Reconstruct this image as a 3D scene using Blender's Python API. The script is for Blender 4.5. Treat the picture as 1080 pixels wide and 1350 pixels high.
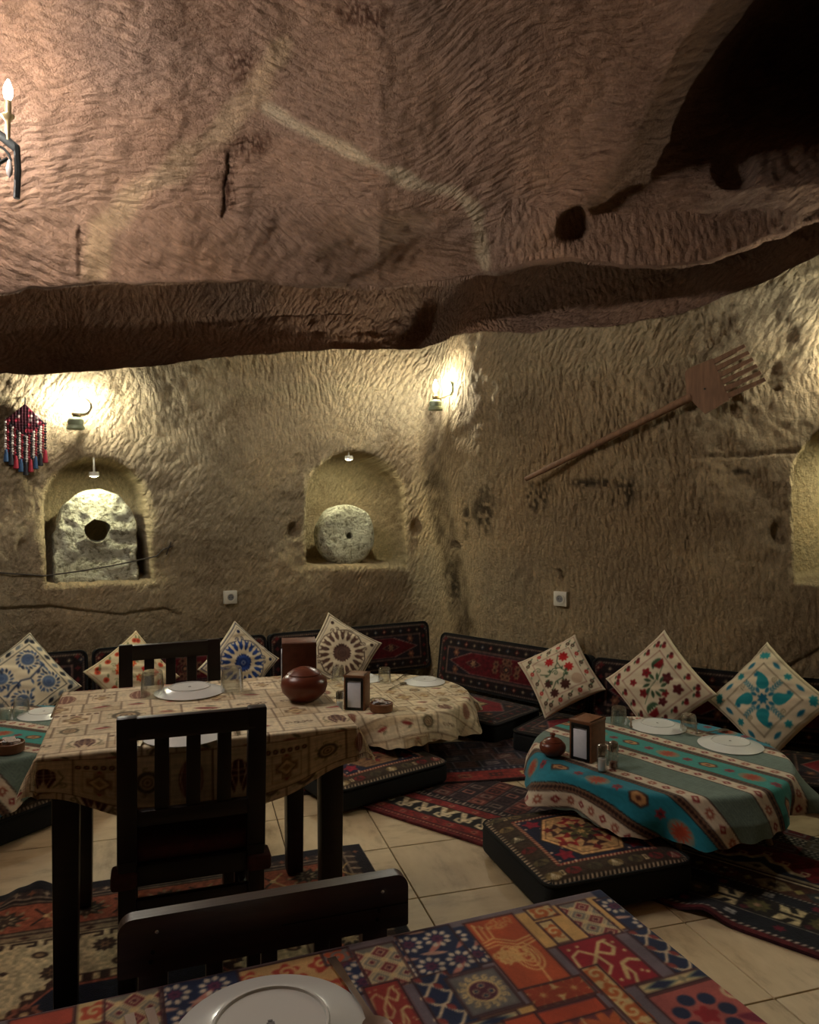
import bpy, bmesh, math, random
import numpy as np
from mathutils import Vector, Matrix
from mathutils.bvhtree import BVHTree

# ------------------------------------------------------------------ scene, camera, world, exposure
for o in list(bpy.data.objects):
    bpy.data.objects.remove(o, do_unlink=True)
scene = bpy.context.scene
COL = scene.collection
random.seed(7)
RNG = np.random.default_rng(7)
PI = math.pi
F, U0, HOR, CH = 1000.0, 540.0, 660.0, 1.45       # focal length (px), centre column, horizon row, camera height

cd = bpy.data.cameras.new('camera')
cd.sensor_fit = 'VERTICAL'; cd.sensor_height = 36.0
cd.lens = 36.0 * F / 1350.0
cd.shift_y = (HOR - 675.0) / 1350.0
cd.clip_start = 0.05
cam = bpy.data.objects.new('camera', cd)
cam.location = (0, 0, CH); cam.rotation_euler = (PI / 2, 0, 0)
COL.objects.link(cam); scene.camera = cam

world = bpy.data.worlds.new('world'); scene.world = world
world.use_nodes = True
world.node_tree.nodes['Background'].inputs[0].default_value = (0.9, 0.75, 0.6, 1)
world.node_tree.nodes['Background'].inputs[1].default_value = 0.0

scene.view_settings.view_transform = 'Standard'
scene.view_settings.look = 'None'
scene.view_settings.gamma = 1.0
scene.view_settings.use_curve_mapping = False
scene.view_settings.exposure = 0.40

# strengths of the lamps the room has (used by their builders below)
CHANDELIER_E = 900.0
SCONCE_E = 1150.0
NICHE_E = 850.0
CHANDELIER_C = (1.0, 0.925, 0.85)
SCONCE_C = (1.0, 0.96, 0.82)
NICHE_C = (1.0, 0.97, 0.64)

# ------------------------------------------------------------------ helpers
def lin(c):
    c = np.asarray(c, dtype=float) / 255.0
    return np.where(c <= 0.04045, c / 12.92, ((c + 0.055) / 1.055) ** 2.4)

def at(u, v, z):
    Y = (CH - z) * F / (v - HOR)
    return Vector(((u - U0) / F * Y, Y, z))

def tag(o, label=None, cat=None, group=None, kind=None):
    if label: o['label'] = label
    if cat: o['category'] = cat
    if group: o['group'] = group
    if kind: o['kind'] = kind
    return o

def empty(name, loc=(0, 0, 0), rz=0.0, label=None, cat=None, group=None):
    o = bpy.data.objects.new(name, None); COL.objects.link(o)
    o.empty_display_size = 0.1
    o.location = loc; o.rotation_euler = (0, 0, rz)
    return tag(o, label, cat, group)

def mesh_np(name, V, Fq, cols=None, uv=None, extra=None, smooth=True):
    me = bpy.data.meshes.new(name)
    V = np.asarray(V, dtype=np.float32); Fq = np.asarray(Fq, dtype=np.int32)
    k = Fq.shape[1]
    me.vertices.add(len(V)); me.vertices.foreach_set('co', V.ravel())
    me.loops.add(Fq.size); me.loops.foreach_set('vertex_index', Fq.ravel())
    me.polygons.add(len(Fq)); me.polygons.foreach_set('loop_start', np.arange(0, Fq.size, k, dtype=np.int32))
    me.polygons.foreach_set('loop_total', np.full(len(Fq), k, dtype=np.int32))
    me.polygons.foreach_set('use_smooth', np.full(len(Fq), smooth))
    if cols is not None:
        a = me.color_attributes.new('Col', 'FLOAT_COLOR', 'POINT')
        c = np.ones((len(V), 4), dtype=np.float32); c[:, :3] = cols
        a.data.foreach_set('color', c.ravel())
    if extra is not None:
        for nm, arr in extra.items():
            a = me.color_attributes.new(nm, 'FLOAT_COLOR', 'POINT')
            a.data.foreach_set('color', np.asarray(arr, dtype=np.float32).ravel())
    if uv is not None:
        l = me.uv_layers.new(name='UVMap')
        l.data.foreach_set('uv', np.asarray(uv, dtype=np.float32)[Fq.ravel()].ravel())
    me.update(calc_edges=True)
    me.validate()
    return me

def obj(name, me, mat=None, parent=None):
    o = bpy.data.objects.new(name, me); COL.objects.link(o)
    if mat is not None and not me.materials: me.materials.append(mat)
    if parent is not None: o.parent = parent
    return o

def bm_obj(name, bm, mat, parent=None, smooth=True, auto=40):
    me = bpy.data.meshes.new(name)
    bmesh.ops.recalc_face_normals(bm, faces=bm.faces)
    ang = math.radians(auto)
    for f in bm.faces: f.smooth = smooth
    if smooth:
        for e in bm.edges:
            if len(e.link_faces) == 2:
                if e.calc_face_angle(0) > ang: e.smooth = False
    bm.to_mesh(me); bm.free()
    return obj(name, me, mat, parent)

def box(bm, c, s, bev=0.0, rot=None, seg=2):
    """box centre c, full size s, optional bevel and rotation matrix"""
    r = bmesh.ops.create_cube(bm, size=1.0)
    vs = r['verts']
    for v in vs: v.co = Vector((v.co.x * s[0], v.co.y * s[1], v.co.z * s[2]))
    if bev > 0:
        es = list({e for v in vs for e in v.link_edges})
        rb = bmesh.ops.bevel(bm, geom=es, offset=bev, segments=seg, affect='EDGES', profile=0.5)
        vs = list({v for f in rb['faces'] for v in f.verts} | set(v for v in vs if v.is_valid))
    M = Matrix.Translation(Vector(c)) @ (rot.to_4x4() if rot is not None else Matrix.Identity(4))
    for v in vs: v.co = M @ v.co
    return vs

def lathe(bm, prof, n=24, c=(0, 0, 0), capb=False, capt=False, M=None):
    rings = []
    for r, z in prof:
        ring = []
        for i in range(n):
            a = 2 * PI * i / n
            p = Vector((r * math.cos(a), r * math.sin(a), z))
            if M is not None: p = M @ p
            ring.append(bm.verts.new(p + Vector(c)))
        rings.append(ring)
    for k in range(len(rings) - 1):
        for i in range(n):
            j = (i + 1) % n
            bm.faces.new((rings[k][i], rings[k][j], rings[k + 1][j], rings[k + 1][i]))
    if capb: bm.faces.new(list(reversed(rings[0])))
    if capt: bm.faces.new(rings[-1])

def tube(bm, pts, rad, n=8, closed=False, flat=None):
    """tube through pts; rad number or list; flat=(ru, rv) elliptical factors"""
    pts = [Vector(p) for p in pts]; m = len(pts)
    rads = rad if hasattr(rad, '__len__') else [rad] * m
    rings = []; prev = None
    for i in range(m):
        if closed: d = pts[(i + 1) % m] - pts[i - 1]
        else: d = pts[min(i + 1, m - 1)] - pts[max(i - 1, 0)]
        d.normalize()
        if prev is None:
            up = Vector((0, 0, 1)) if abs(d.z) < 0.9 else Vector((1, 0, 0))
            a = d.cross(up).normalized()
        else:
            a = (prev - d * prev.dot(d)).normalized()
        prev = a; b = d.cross(a)
        ring = []
        for k in range(n):
            t = 2 * PI * k / n
            fu, fv = flat if flat else (1, 1)
            ring.append(bm.verts.new(pts[i] + a * (rads[i] * fu * math.cos(t)) + b * (rads[i] * fv * math.sin(t))))
        rings.append(ring)
    last = m if closed else m - 1
    for i in range(last):
        A, B = rings[i], rings[(i + 1) % m]
        for k in range(n):
            j = (k + 1) % n
            bm.faces.new((A[k], A[j], B[j], B[k]))
    if not closed:
        bm.faces.new(list(reversed(rings[0]))); bm.faces.new(rings[-1])

def bar(bm, p, q, w, t, bev=0.003, up=(0, 0, 1)):
    """rectangular bar from p to q, w wide (horizontal), t along the other axis"""
    p, q = Vector(p), Vector(q); d = (q - p); L = d.length; d.normalize()
    up = Vector(up)
    if abs(d.dot(up)) > 0.95: up = Vector((0, 1, 0))
    x = d.cross(up).normalized(); y = x.cross(d)
    R = Matrix((x, d, y)).transposed()
    box(bm, (p + q) / 2, (w, L, t), bev, R)

def prism(bm, pts2, h0, h1, M):
    """extrude closed 2D outline between h0 and h1, mapped through matrix M"""
    a = [bm.verts.new(M @ Vector((x, y, h0))) for x, y in pts2]
    b = [bm.verts.new(M @ Vector((x, y, h1))) for x, y in pts2]
    n = len(pts2)
    bm.faces.new(list(reversed(a))); bm.faces.new(b)
    for i in range(n):
        j = (i + 1) % n
        bm.faces.new((a[i], a[j], b[j], b[i]))

def copy_tree(o, parent=None):
    c = o.copy(); COL.objects.link(c)
    if parent is not None: c.parent = parent
    for ch in list(o.children): copy_tree(ch, c)
    return c

def gridfaces(nx, ny):
    i = np.arange(ny - 1)[:, None] * nx + np.arange(nx - 1)[None, :]
    i = i.ravel()
    return np.stack([i, i + 1, i + nx + 1, i + nx], 1)

def vnoise(p, seed=0):
    p = np.asarray(p, dtype=np.float64)
    i = np.floor(p).astype(np.int64); f = p - i
    w = f * f * f * (f * (f * 6 - 15) + 10)
    def hsh(a, b, c):
        h = (a * 374761393 + b * 668265263 + c * 974634777 + seed * 362437) & 0xffffffff
        h = ((h ^ (h >> 13)) * 1274126177) & 0xffffffff
        h = h ^ (h >> 16)
        return (h & 0xffff) / 32767.5 - 1.0
    r = 0.0
    for dx in (0, 1):
        for dy in (0, 1):
            for dz in (0, 1):
                k = (w[:, 0] if dx else 1 - w[:, 0]) * (w[:, 1] if dy else 1 - w[:, 1]) * (w[:, 2] if dz else 1 - w[:, 2])
                r = r + k * hsh(i[:, 0] + dx, i[:, 1] + dy, i[:, 2] + dz)
    return r

def sstep(a, b, x):
    t = np.clip((x - a) / (b - a), 0, 1); return t * t * (3 - 2 * t)

# ------------------------------------------------------------------ materials
class NT:
    def __init__(s, name):
        s.m = bpy.data.materials.new(name); s.m.use_nodes = True
        s.t = s.m.node_tree; s.t.nodes.clear()
        s.out = s.n('ShaderNodeOutputMaterial'); s.b = s.n('ShaderNodeBsdfPrincipled')
        s.l(s.b.outputs[0], s.out.inputs[0])
    def n(s, k, **kw):
        x = s.t.nodes.new(k)
        for a, b in kw.items(): setattr(x, a, b)
        return x
    def l(s, a, b): s.t.links.new(a, b)
    def tex(s, coord='Object', scale=5.0, detail=4.0, vec=None, rough=0.55):
        x = s.n('ShaderNodeTexNoise'); x.inputs['Scale'].default_value = scale; x.inputs['Detail'].default_value = detail
        x.inputs['Roughness'].default_value = rough
        if vec is None:
            c = s.n('ShaderNodeTexCoord'); vec = c.outputs[coord]
        s.l(vec, x.inputs['Vector']); return x
    def mapping(s, vec, scale=(1, 1, 1), rot=(0, 0, 0), kind='POINT'):
        m = s.n('ShaderNodeMapping'); m.vector_type = kind
        m.inputs['Scale'].default_value = scale; m.inputs['Rotation'].default_value = rot
        s.l(vec, m.inputs['Vector']); return m.outputs[0]
    def math(s, op, a, b=None):
        m = s.n('ShaderNodeMath'); m.operation = op
        for k, x in enumerate((a, b)):
            if x is None: continue
            if isinstance(x, (int, float)): m.inputs[k].default_value = x
            else: s.l(x, m.inputs[k])
        return m.outputs[0]
    def mix(s, fac, a, b, mode='MIX'):
        m = s.n('ShaderNodeMix'); m.data_type = 'RGBA'; m.blend_type = mode
        for sock, x in ((m.inputs[0], fac), (m.inputs[6], a), (m.inputs[7], b)):
            if isinstance(x, (int, float)): sock.default_value = x
            elif isinstance(x, (tuple, list, np.ndarray)): sock.default_value = (*x[:3], 1)
            else: s.l(x, sock)
        return m.outputs[2]
    def bump(s, h, strength=0.5, dist=0.01, prev=None):
        b = s.n('ShaderNodeBump'); b.inputs['Strength'].default_value = strength; b.inputs['Distance'].default_value = dist
        s.l(h, b.inputs['Height'])
        if prev is not None: s.l(prev, b.inputs['Normal'])
        return b.outputs[0]
    def ramp(s, fac, stops):
        r = s.n('ShaderNodeValToRGB'); e = r.color_ramp.elements
        while len(e) < len(stops): e.new(0.5)
        for k, (p, c) in enumerate(stops):
            e[k].position = p; e[k].color = (*c, 1)
        s.l(fac, r.inputs[0]); return r.outputs[0]

def simple(name, rgb, rough=0.5, metal=0.0, var=0.15, scale=20.0, bump=0.0, **kw):
    m = NT(name); c = lin(rgb)
    nz = m.tex(scale=scale, detail=5)
    col = m.ramp(nz.outputs[0], [(0.3, tuple(c * (1 - var))), (0.7, tuple(np.minimum(c * (1 + var), 1)))])
    m.l(col, m.b.inputs['Base Color'])
    m.b.inputs['Roughness'].default_value = rough; m.b.inputs['Metallic'].default_value = metal
    if bump: m.l(m.bump(nz.outputs[0], bump, 0.005), m.b.inputs['Normal'])
    for k, v in kw.items(): m.b.inputs[k].default_value = v
    return m.m

def wood(name, c0, c1, rough=0.45, scale=(3, 40, 40), coat=0.0):
    m = NT(name); tc = m.n('ShaderNodeTexCoord')
    nz = m.tex(scale=1.0, detail=6, vec=m.mapping(tc.outputs['Object'], scale))
    n2 = m.tex(scale=6.0, detail=3)
    f = m.math('ADD', m.math('MULTIPLY', nz.outputs[0], 0.75), m.math('MULTIPLY', n2.outputs[0], 0.25))
    col = m.ramp(f, [(0.32, tuple(lin(c0))), (0.68, tuple(lin(c1)))])
    m.l(col, m.b.inputs['Base Color']); m.b.inputs['Roughness'].default_value = rough
    m.b.inputs['Coat Weight'].default_value = coat
    m.l(m.bump(nz.outputs[0], 0.15, 0.004), m.b.inputs['Normal'])
    return m.m

def emis(name, rgb, strength):
    m = bpy.data.materials.new(name); m.use_nodes = True; t = m.node_tree; t.nodes.clear()
    o = t.nodes.new('ShaderNodeOutputMaterial'); e = t.nodes.new('ShaderNodeEmission')
    e.inputs[0].default_value = (*rgb, 1); e.inputs[1].default_value = strength
    t.links.new(e.outputs[0], o.inputs[0]); return m

def cloth_mat(name, weave=900.0, strength=0.25, rough=0.9, sheen=0.15, var=0.16):
    """fabric or carpet: printed/woven colours come from the mesh's colour attribute, fibre relief from nodes"""
    m = NT(name); at_ = m.n('ShaderNodeAttribute'); at_.attribute_name = 'Col'
    nz = m.tex(scale=weave * 0.35, detail=3); n2 = m.tex(scale=9.0, detail=4)
    k = m.math('ADD', m.math('MULTIPLY', nz.outputs[0], var * 2), 1.0 - var)
    k2 = m.math('ADD', m.math('MULTIPLY', n2.outputs[0], 0.24), 0.88)
    kk = m.math('MULTIPLY', k, k2)
    cmb = m.n('ShaderNodeCombineColor')
    for i in range(3): m.l(kk, cmb.inputs[i])
    m.l(m.mix(1.0, at_.outputs['Color'], cmb.outputs[0], 'MULTIPLY'), m.b.inputs['Base Color'])
    m.b.inputs['Roughness'].default_value = rough
    m.b.inputs['Sheen Weight'].default_value = sheen
    m.b.inputs['Specular IOR Level'].default_value = 0.15
    m.l(m.bump(nz.outputs[0], strength, 0.003), m.b.inputs['Normal'])
    return m.m

M = {}
M['cloth'] = cloth_mat('printed_cotton', 1400, 0.2)
M['carpet'] = cloth_mat('woven_carpet', 600, 0.6, 0.95, 0.1, 0.3)
M['black_fabric'] = simple('black_fabric', (16, 18, 17), 0.95, var=0.3, scale=200, bump=0.2)
M['darkwood'] = wood('dark_stained_wood', (15, 9, 7), (34, 20, 15), 0.42)
M['nearwood'] = wood('worn_brown_wood', (34, 20, 15), (62, 38, 28), 0.38, (4, 60, 60), 0.15)
M['midwood'] = wood('napkin_box_wood', (104, 66, 40), (132, 86, 54), 0.5)
M['redwood'] = wood('reddish_wood', (92, 52, 36), (118, 68, 48), 0.5)
M['toolwood'] = wood('weathered_tool_wood', (104, 74, 50), (142, 106, 76), 0.75, (60, 60, 6))
M['plywood'] = wood('plywood', (150, 126, 92), (176, 150, 112), 0.6)
M['terracotta'] = simple('glazed_terracotta', (108, 52, 34), 0.28, var=0.12, scale=8)
M['porcelain'] = simple('white_porcelain', (226, 228, 222), 0.18, var=0.01, scale=4)
M['mark'] = simple('grey_print_recess', (120, 120, 118), 0.5)
M['steel'] = simple('cutlery_steel', (190, 186, 180), 0.22, 1.0, var=0.05)
M['paper'] = simple('white_paper_napkin', (226, 228, 236), 0.9, var=0.03, scale=60)
M['black_plastic'] = simple('black_plastic', (18, 18, 18), 0.4, var=0.05)
M['white_plastic'] = simple('ivory_plastic', (206, 202, 184), 0.45, var=0.03)
M['iron'] = simple('wrought_iron', (32, 34, 33), 0.5, 0.6, var=0.2, scale=60)
M['crystal'] = simple('pale_enamel', (196, 186, 180), 0.3, var=0.05)
M['brass'] = simple('dull_brass', (170, 150, 110), 0.35, 0.8, var=0.1)
M['pale_metal'] = simple('pale_green_metal', (150, 160, 130), 0.45, 0.3, var=0.1)
M['red_leather'] = simple('dark_red_fabric', (70, 18, 20), 0.8, var=0.2, scale=60, bump=0.1)
M['strap'] = simple('brown_red_strap', (70, 34, 28), 0.8, var=0.2, scale=60)
M['sugar'] = simple('sugar_sachets', (205, 190, 180), 0.8, var=0.2, scale=120)
M['salt'] = simple('white_salt', (220, 220, 215), 0.9, var=0.05)
M['rope'] = simple('dark_wire', (40, 30, 22), 0.8, var=0.2)
M['dark_gap'] = simple('dark_hole', (12, 11, 10), 0.9)  # near-black for the joint line, screws and painted-in hole shade

def glass_mat():
    m = NT('clear_glass'); m.t.nodes.remove(m.b)
    tr = m.n('ShaderNodeBsdfTransparent'); gl = m.n('ShaderNodeBsdfGlossy'); gl.inputs['Roughness'].default_value = 0.03
    tr.inputs[0].default_value = (0.96, 0.97, 0.96, 1)
    fr = m.n('ShaderNodeLayerWeight'); fr.inputs[0].default_value = 0.35
    k = m.math('ADD', m.math('MULTIPLY', fr.outputs['Facing'], 0.7), 0.10)
    mx = m.n('ShaderNodeMixShader'); m.l(k, mx.inputs[0]); m.l(tr.outputs[0], mx.inputs[1]); m.l(gl.outputs[0], mx.inputs[2])
    m.l(mx.outputs[0], m.out.inputs[0]); return m.m
M['glass'] = glass_mat()
M['bulb_chandelier'] = emis('lit_candle_bulb', CHANDELIER_C, CHANDELIER_E)
M['bulb_sconce'] = emis('lit_sconce_bulb', SCONCE_C, SCONCE_E)
M['bulb_niche'] = emis('lit_niche_lamp', NICHE_C, NICHE_E)

def rock_mat(name):
    m = NT(name)
    tc = m.n('ShaderNodeTexCoord'); uv = m.n('ShaderNodeUVMap'); uv.uv_map = 'UVMap'
    a = m.n('ShaderNodeAttribute'); a.attribute_name = 'Col'
    k = m.n('ShaderNodeAttribute'); k.attribute_name = 'Msk'
    sep = m.n('ShaderNodeSeparateColor'); m.l(k.outputs['Color'], sep.inputs[0])
    wob = m.tex(scale=3.0, detail=2, vec=uv.outputs[0])
    add = m.n('ShaderNodeVectorMath'); add.operation = 'MULTIPLY_ADD'
    m.l(wob.outputs['Color'], add.inputs[0]); add.inputs[1].default_value = (0.07, 0.07, 0); m.l(uv.outputs[0], add.inputs[2])
    warp = add.outputs[0]
    jit = m.math('MULTIPLY', m.math('SUBTRACT', wob.outputs[0], 0.5), 1.4)
    def coords(ang, L, W): return m.mapping(warp, (L, W, 1), (0, 0, math.radians(ang)), 'TEXTURE')
    def pick(f, x, y):
        g = m.math('GREATER_THAN', m.math('ADD', f, jit), 0.5)
        mx = m.n('ShaderNodeMix'); mx.data_type = 'VECTOR'; m.l(g, mx.inputs[0]); m.l(x, mx.inputs[4]); m.l(y, mx.inputs[5]); return mx.outputs[1]
    v = pick(sep.outputs[0], coords(97, 0.060, 0.024), coords(60, 0.058, 0.026))
    v = pick(sep.outputs[2], v, coords(4, 0.078, 0.027))
    v = pick(sep.outputs[1], v, coords(-38, 0.10, 0.026))
    vo = m.n('ShaderNodeTexVoronoi'); vo.feature = 'F1'; vo.voronoi_dimensions = '2D'; vo.inputs['Scale'].default_value = 0.8
    m.l(v, vo.inputs['Vector'])
    nz = m.n('ShaderNodeTexNoise'); nz.noise_dimensions = '2D'; nz.inputs['Scale'].default_value = 0.7; nz.inputs['Detail'].default_value = 3
    m.l(v, nz.inputs['Vector'])
    h = m.math('MULTIPLY', m.math('ADD', m.math('MULTIPLY', vo.outputs['Distance'], 0.7), m.math('MULTIPLY', nz.outputs[0], 0.9)), k.outputs['Alpha'])
    fine = m.tex(scale=58, detail=5, rough=0.75)
    hh = m.math('ADD', m.math('MULTIPLY', h, 0.105), m.math('MULTIPLY', fine.outputs[0], 0.068))
    m.l(m.bump(hh, 1.0, 1.0), m.b.inputs['Normal'])
    big = m.tex(scale=1.6, detail=6, rough=0.65)
    f = m.math('ADD', m.math('MULTIPLY', big.outputs[0], 0.7), m.math('MULTIPLY', fine.outputs[0], 0.5))
    tint = m.ramp(f, [(0.40, (0.50, 0.44, 0.38)), (0.56, (0.95, 0.95, 0.95)), (0.74, (1.25, 1.2, 1.1))])
    gr = m.n('ShaderNodeTexNoise'); gr.noise_dimensions = '2D'; gr.inputs['Scale'].default_value = 1.3; gr.inputs['Detail'].default_value = 4; gr.inputs['Roughness'].default_value = 0.7
    m.l(v, gr.inputs['Vector'])
    grain = m.ramp(gr.outputs[0], [(0.34, (0.58, 0.55, 0.52)), (0.52, (0.98, 0.97, 0.96)), (0.68, (1.35, 1.32, 1.26))])
    c1 = m.mix(1.0, a.outputs['Color'], tint, 'MULTIPLY')
    m.l(m.mix(0.4, c1, m.mix(1.0, c1, grain, 'MULTIPLY')), m.b.inputs['Base Color'])
    m.b.inputs['Roughness'].default_value = 0.95; m.b.inputs['Specular IOR Level'].default_value = 0.12
    return m.m
M['rock'] = rock_mat('carved_tuff')

def stone_mat():
    m = NT('millstone_tuff')
    n1 = m.tex(scale=28, detail=6, rough=0.65); n2 = m.tex(scale=5, detail=4)
    col = m.ramp(n2.outputs[0], [(0.3, tuple(lin((160, 154, 130)))), (0.7, tuple(lin((214, 212, 190))))])
    pit = m.ramp(n1.outputs[0], [(0.36, (0.35, 0.33, 0.28)), (0.5, (1, 1, 1))])
    m.l(m.mix(1.0, col, pit, 'MULTIPLY'), m.b.inputs['Base Color'])
    m.b.inputs['Roughness'].default_value = 0.95
    m.l(m.bump(n1.outputs[0], 1.0, 0.06), m.b.inputs['Normal']); return m.m
M['stone'] = stone_mat()

def tile_mat(name):
    m = NT(name); oi = m.n('ShaderNodeObjectInfo'); tc = m.n('ShaderNodeTexCoord')
    add = m.n('ShaderNodeVectorMath'); add.operation = 'MULTIPLY_ADD'
    cb = m.n('ShaderNodeCombineXYZ')
    for i in range(3): m.l(oi.outputs['Random'], cb.inputs[i])
    m.l(cb.outputs[0], add.inputs[0]); add.inputs[1].default_value = (37, 61, 13); m.l(tc.outputs['Object'], add.inputs[2])
    n1 = m.tex(scale=5, detail=7, vec=m.mapping(add.outputs[0], (1, 2.2, 1)), rough=0.62)
    n2 = m.tex(scale=40, detail=4, vec=add.outputs[0])
    col = m.ramp(n1.outputs[0], [(0.28, tuple(lin((156, 132, 98)))), (0.48, tuple(lin((200, 178, 140)))), (0.72, tuple(lin((214, 194, 156))))])
    k = m.math('ADD', m.math('MULTIPLY', oi.outputs['Random'], 0.14), 0.93)
    c2 = m.n('ShaderNodeCombineColor')
    for i in range(3): m.l(k, c2.inputs[i])
    m.l(m.mix(1.0, col, c2.outputs[0], 'MULTIPLY'), m.b.inputs['Base Color'])
    m.l(m.math('ADD', m.math('MULTIPLY', n1.outputs[0], 0.25), 0.33), m.b.inputs['Roughness'])
    m.l(m.bump(n2.outputs[0], 0.05, 0.002), m.b.inputs['Normal']); return m.m
M['tile'] = tile_mat('travertine_tile')
M['grout'] = simple('brown_grout', (70, 54, 38), 0.95, var=0.2, scale=40)

# ------------------------------------------------------------------ pattern painter (colours for woven and printed cloth)
class Canvas:
    def __init__(s, x0, y0, x1, y1, res, bg):
        s.x0, s.y0, s.res = x0, y0, res
        s.nx = int(round((x1 - x0) / res)) + 1; s.ny = int(round((y1 - y0) / res)) + 1
        s.x = x0 + np.arange(s.nx) * res; s.y = y0 + np.arange(s.ny) * res
        s.c = np.empty((s.ny, s.nx, 3)); s.c[:] = bg
        s.aa = res; s.clip = None
    def win(s, x0, y0, x1, y1, pad=0.0):
        p = pad + s.res
        i0 = max(0, int((x0 - p - s.x0) / s.res)); i1 = min(s.nx, int((x1 + p - s.x0) / s.res) + 2)
        j0 = max(0, int((y0 - p - s.y0) / s.res)); j1 = min(s.ny, int((y1 + p - s.y0) / s.res) + 2)
        if s.clip is not None:
            i0 = max(i0, int(round((s.clip[0] - s.x0) / s.res))); i1 = min(i1, int(round((s.clip[2] - s.x0) / s.res)) + 1)
            j0 = max(j0, int(round((s.clip[1] - s.y0) / s.res))); j1 = min(j1, int(round((s.clip[3] - s.y0) / s.res)) + 1)
        if i0 >= i1 or j0 >= j1: return None
        X, Y = np.meshgrid(s.x[i0:i1], s.y[j0:j1])
        return (slice(j0, j1), slice(i0, i1)), X, Y
    def put(s, sl, sd, col, op=1.0):
        a = np.clip(0.5 - sd / s.aa, 0, 1)[..., None] * op
        s.c[sl] = s.c[sl] * (1 - a) + np.asarray(col, dtype=float) * a
    def rect(s, x0, y0, x1, y1, col, op=1.0):
        if x0 > x1: x0, x1 = x1, x0
        if y0 > y1: y0, y1 = y1, y0
        w = s.win(x0, y0, x1, y1)
        if w is None: return
        sl, X, Y = w
        s.put(sl, np.maximum(np.maximum(x0 - X, X - x1), np.maximum(y0 - Y, Y - y1)), col, op)
    def frame(s, x0, y0, x1, y1, t, col):
        s.rect(x0, y0, x1, y0 + t, col); s.rect(x0, y1 - t, x1, y1, col)
        s.rect(x0, y0, x0 + t, y1, col); s.rect(x1 - t, y0, x1, y1, col)
    def disc(s, cx, cy, r, col, ry=None, rot=0.0, op=1.0):
        ry = ry or r; R = max(r, ry)
        w = s.win(cx - R, cy - R, cx + R, cy + R)
        if w is None: return
        sl, X, Y = w; dx, dy = X - cx, Y - cy
        c, n = math.cos(rot), math.sin(rot)
        a, b = dx * c + dy * n, -dx * n + dy * c
        q = np.sqrt((a / r) ** 2 + (b / ry) ** 2)
        s.put(sl, (q - 1) * min(r, ry), col, op)
    def ring(s, cx, cy, r, t, col):
        w = s.win(cx - r, cy - r, cx + r, cy + r, t)
        if w is None: return
        sl, X, Y = w
        s.put(sl, np.abs(np.hypot(X - cx, Y - cy) - r) - t / 2, col)
    def poly(s, pts, col, op=1.0):
        P = np.asarray(pts, dtype=float)
        w = s.win(P[:, 0].min(), P[:, 1].min(), P[:, 0].max(), P[:, 1].max())
        if w is None: return
        sl, X, Y = w
        d = np.full(X.shape, 1e9); ins = np.zeros(X.shape, bool)
        for k in range(len(P)):
            (ax, ay), (bx, by) = P[k - 1], P[k]
            ex, ey = bx - ax, by - ay
            t = np.clip(((X - ax) * ex + (Y - ay) * ey) / (ex * ex + ey * ey + 1e-12), 0, 1)
            d = np.minimum(d, np.hypot(X - ax - t * ex, Y - ay - t * ey))
            if ay != by:
                ins ^= ((ay > Y) != (by > Y)) & (X < ex * (Y - ay) / ey + ax)
        s.put(sl, np.where(ins, -d, d), col, op)
    def line(s, pts, t, col, closed=False):
        P = [tuple(p) for p in pts]
        if closed: P = P + [P[0]]
        A = np.asarray(P)
        w = s.win(A[:, 0].min(), A[:, 1].min(), A[:, 0].max(), A[:, 1].max(), t)
        if w is None: return
        sl, X, Y = w
        d = np.full(X.shape, 1e9)
        for (ax, ay), (bx, by) in zip(P[:-1], P[1:]):
            ex, ey = bx - ax, by - ay
            k = np.clip(((X - ax) * ex + (Y - ay) * ey) / (ex * ex + ey * ey + 1e-12), 0, 1)
            d = np.minimum(d, np.hypot(X - ax - k * ex, Y - ay - k * ey))
        s.put(sl, d - t / 2, col)
    def diamond(s, cx, cy, rx, ry, col): s.poly([(cx - rx, cy), (cx, cy - ry), (cx + rx, cy), (cx, cy + ry)], col)
    def star(s, cx, cy, r, n, col, inner=0.55, rot=0.0, ky=1.0):
        s.poly([(cx + (r if k % 2 == 0 else r * inner) * math.cos(rot + PI * k / n),
                 cy + ky * (r if k % 2 == 0 else r * inner) * math.sin(rot + PI * k / n)) for k in range(2 * n)], col)
    def flower(s, cx, cy, r, n, col, ctr=None, rot=0.0, depth=0.17):
        w = s.win(cx - r, cy - r, cx + r, cy + r)
        if w is None: return
        sl, X, Y = w; th = np.arctan2(Y - cy, X - cx) - rot
        s.put(sl, np.hypot(X - cx, Y - cy) - r * (1 - depth + depth * np.cos(n * th)), col)
        if ctr is not None: s.disc(cx, cy, r * 0.32, ctr)
    def leaf(s, cx, cy, L, W, a, col):
        t = np.linspace(0, 1, 9); y = W / 2 * np.sin(PI * t) ** 0.8
        xs = np.concatenate([t, t[::-1]]) * L - L / 2; ys = np.concatenate([y, -y[::-1]])
        c, n = math.cos(a), math.sin(a)
        s.poly(np.stack([cx + xs * c - ys * n, cy + xs * n + ys * c], 1), col)
    def spiral(s, cx, cy, r, turns, t, col, rot=0.0, sg=1):
        k = np.linspace(0.12, 1, int(14 * turns) + 4)
        s.line([(cx + r * q * math.cos(rot + sg * 2 * PI * turns * q), cy + r * q * math.sin(rot + sg * 2 * PI * turns * q)) for q in k], t, col)
    def noise(s, amp, sc, seed=0):
        X, Y = np.meshgrid(s.x, s.y)
        n = vnoise(np.stack([X.ravel() * sc[0], Y.ravel() * sc[1], np.zeros(X.size)], 1), seed).reshape(X.shape)
        s.c *= (1 + amp * n)[..., None]
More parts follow.
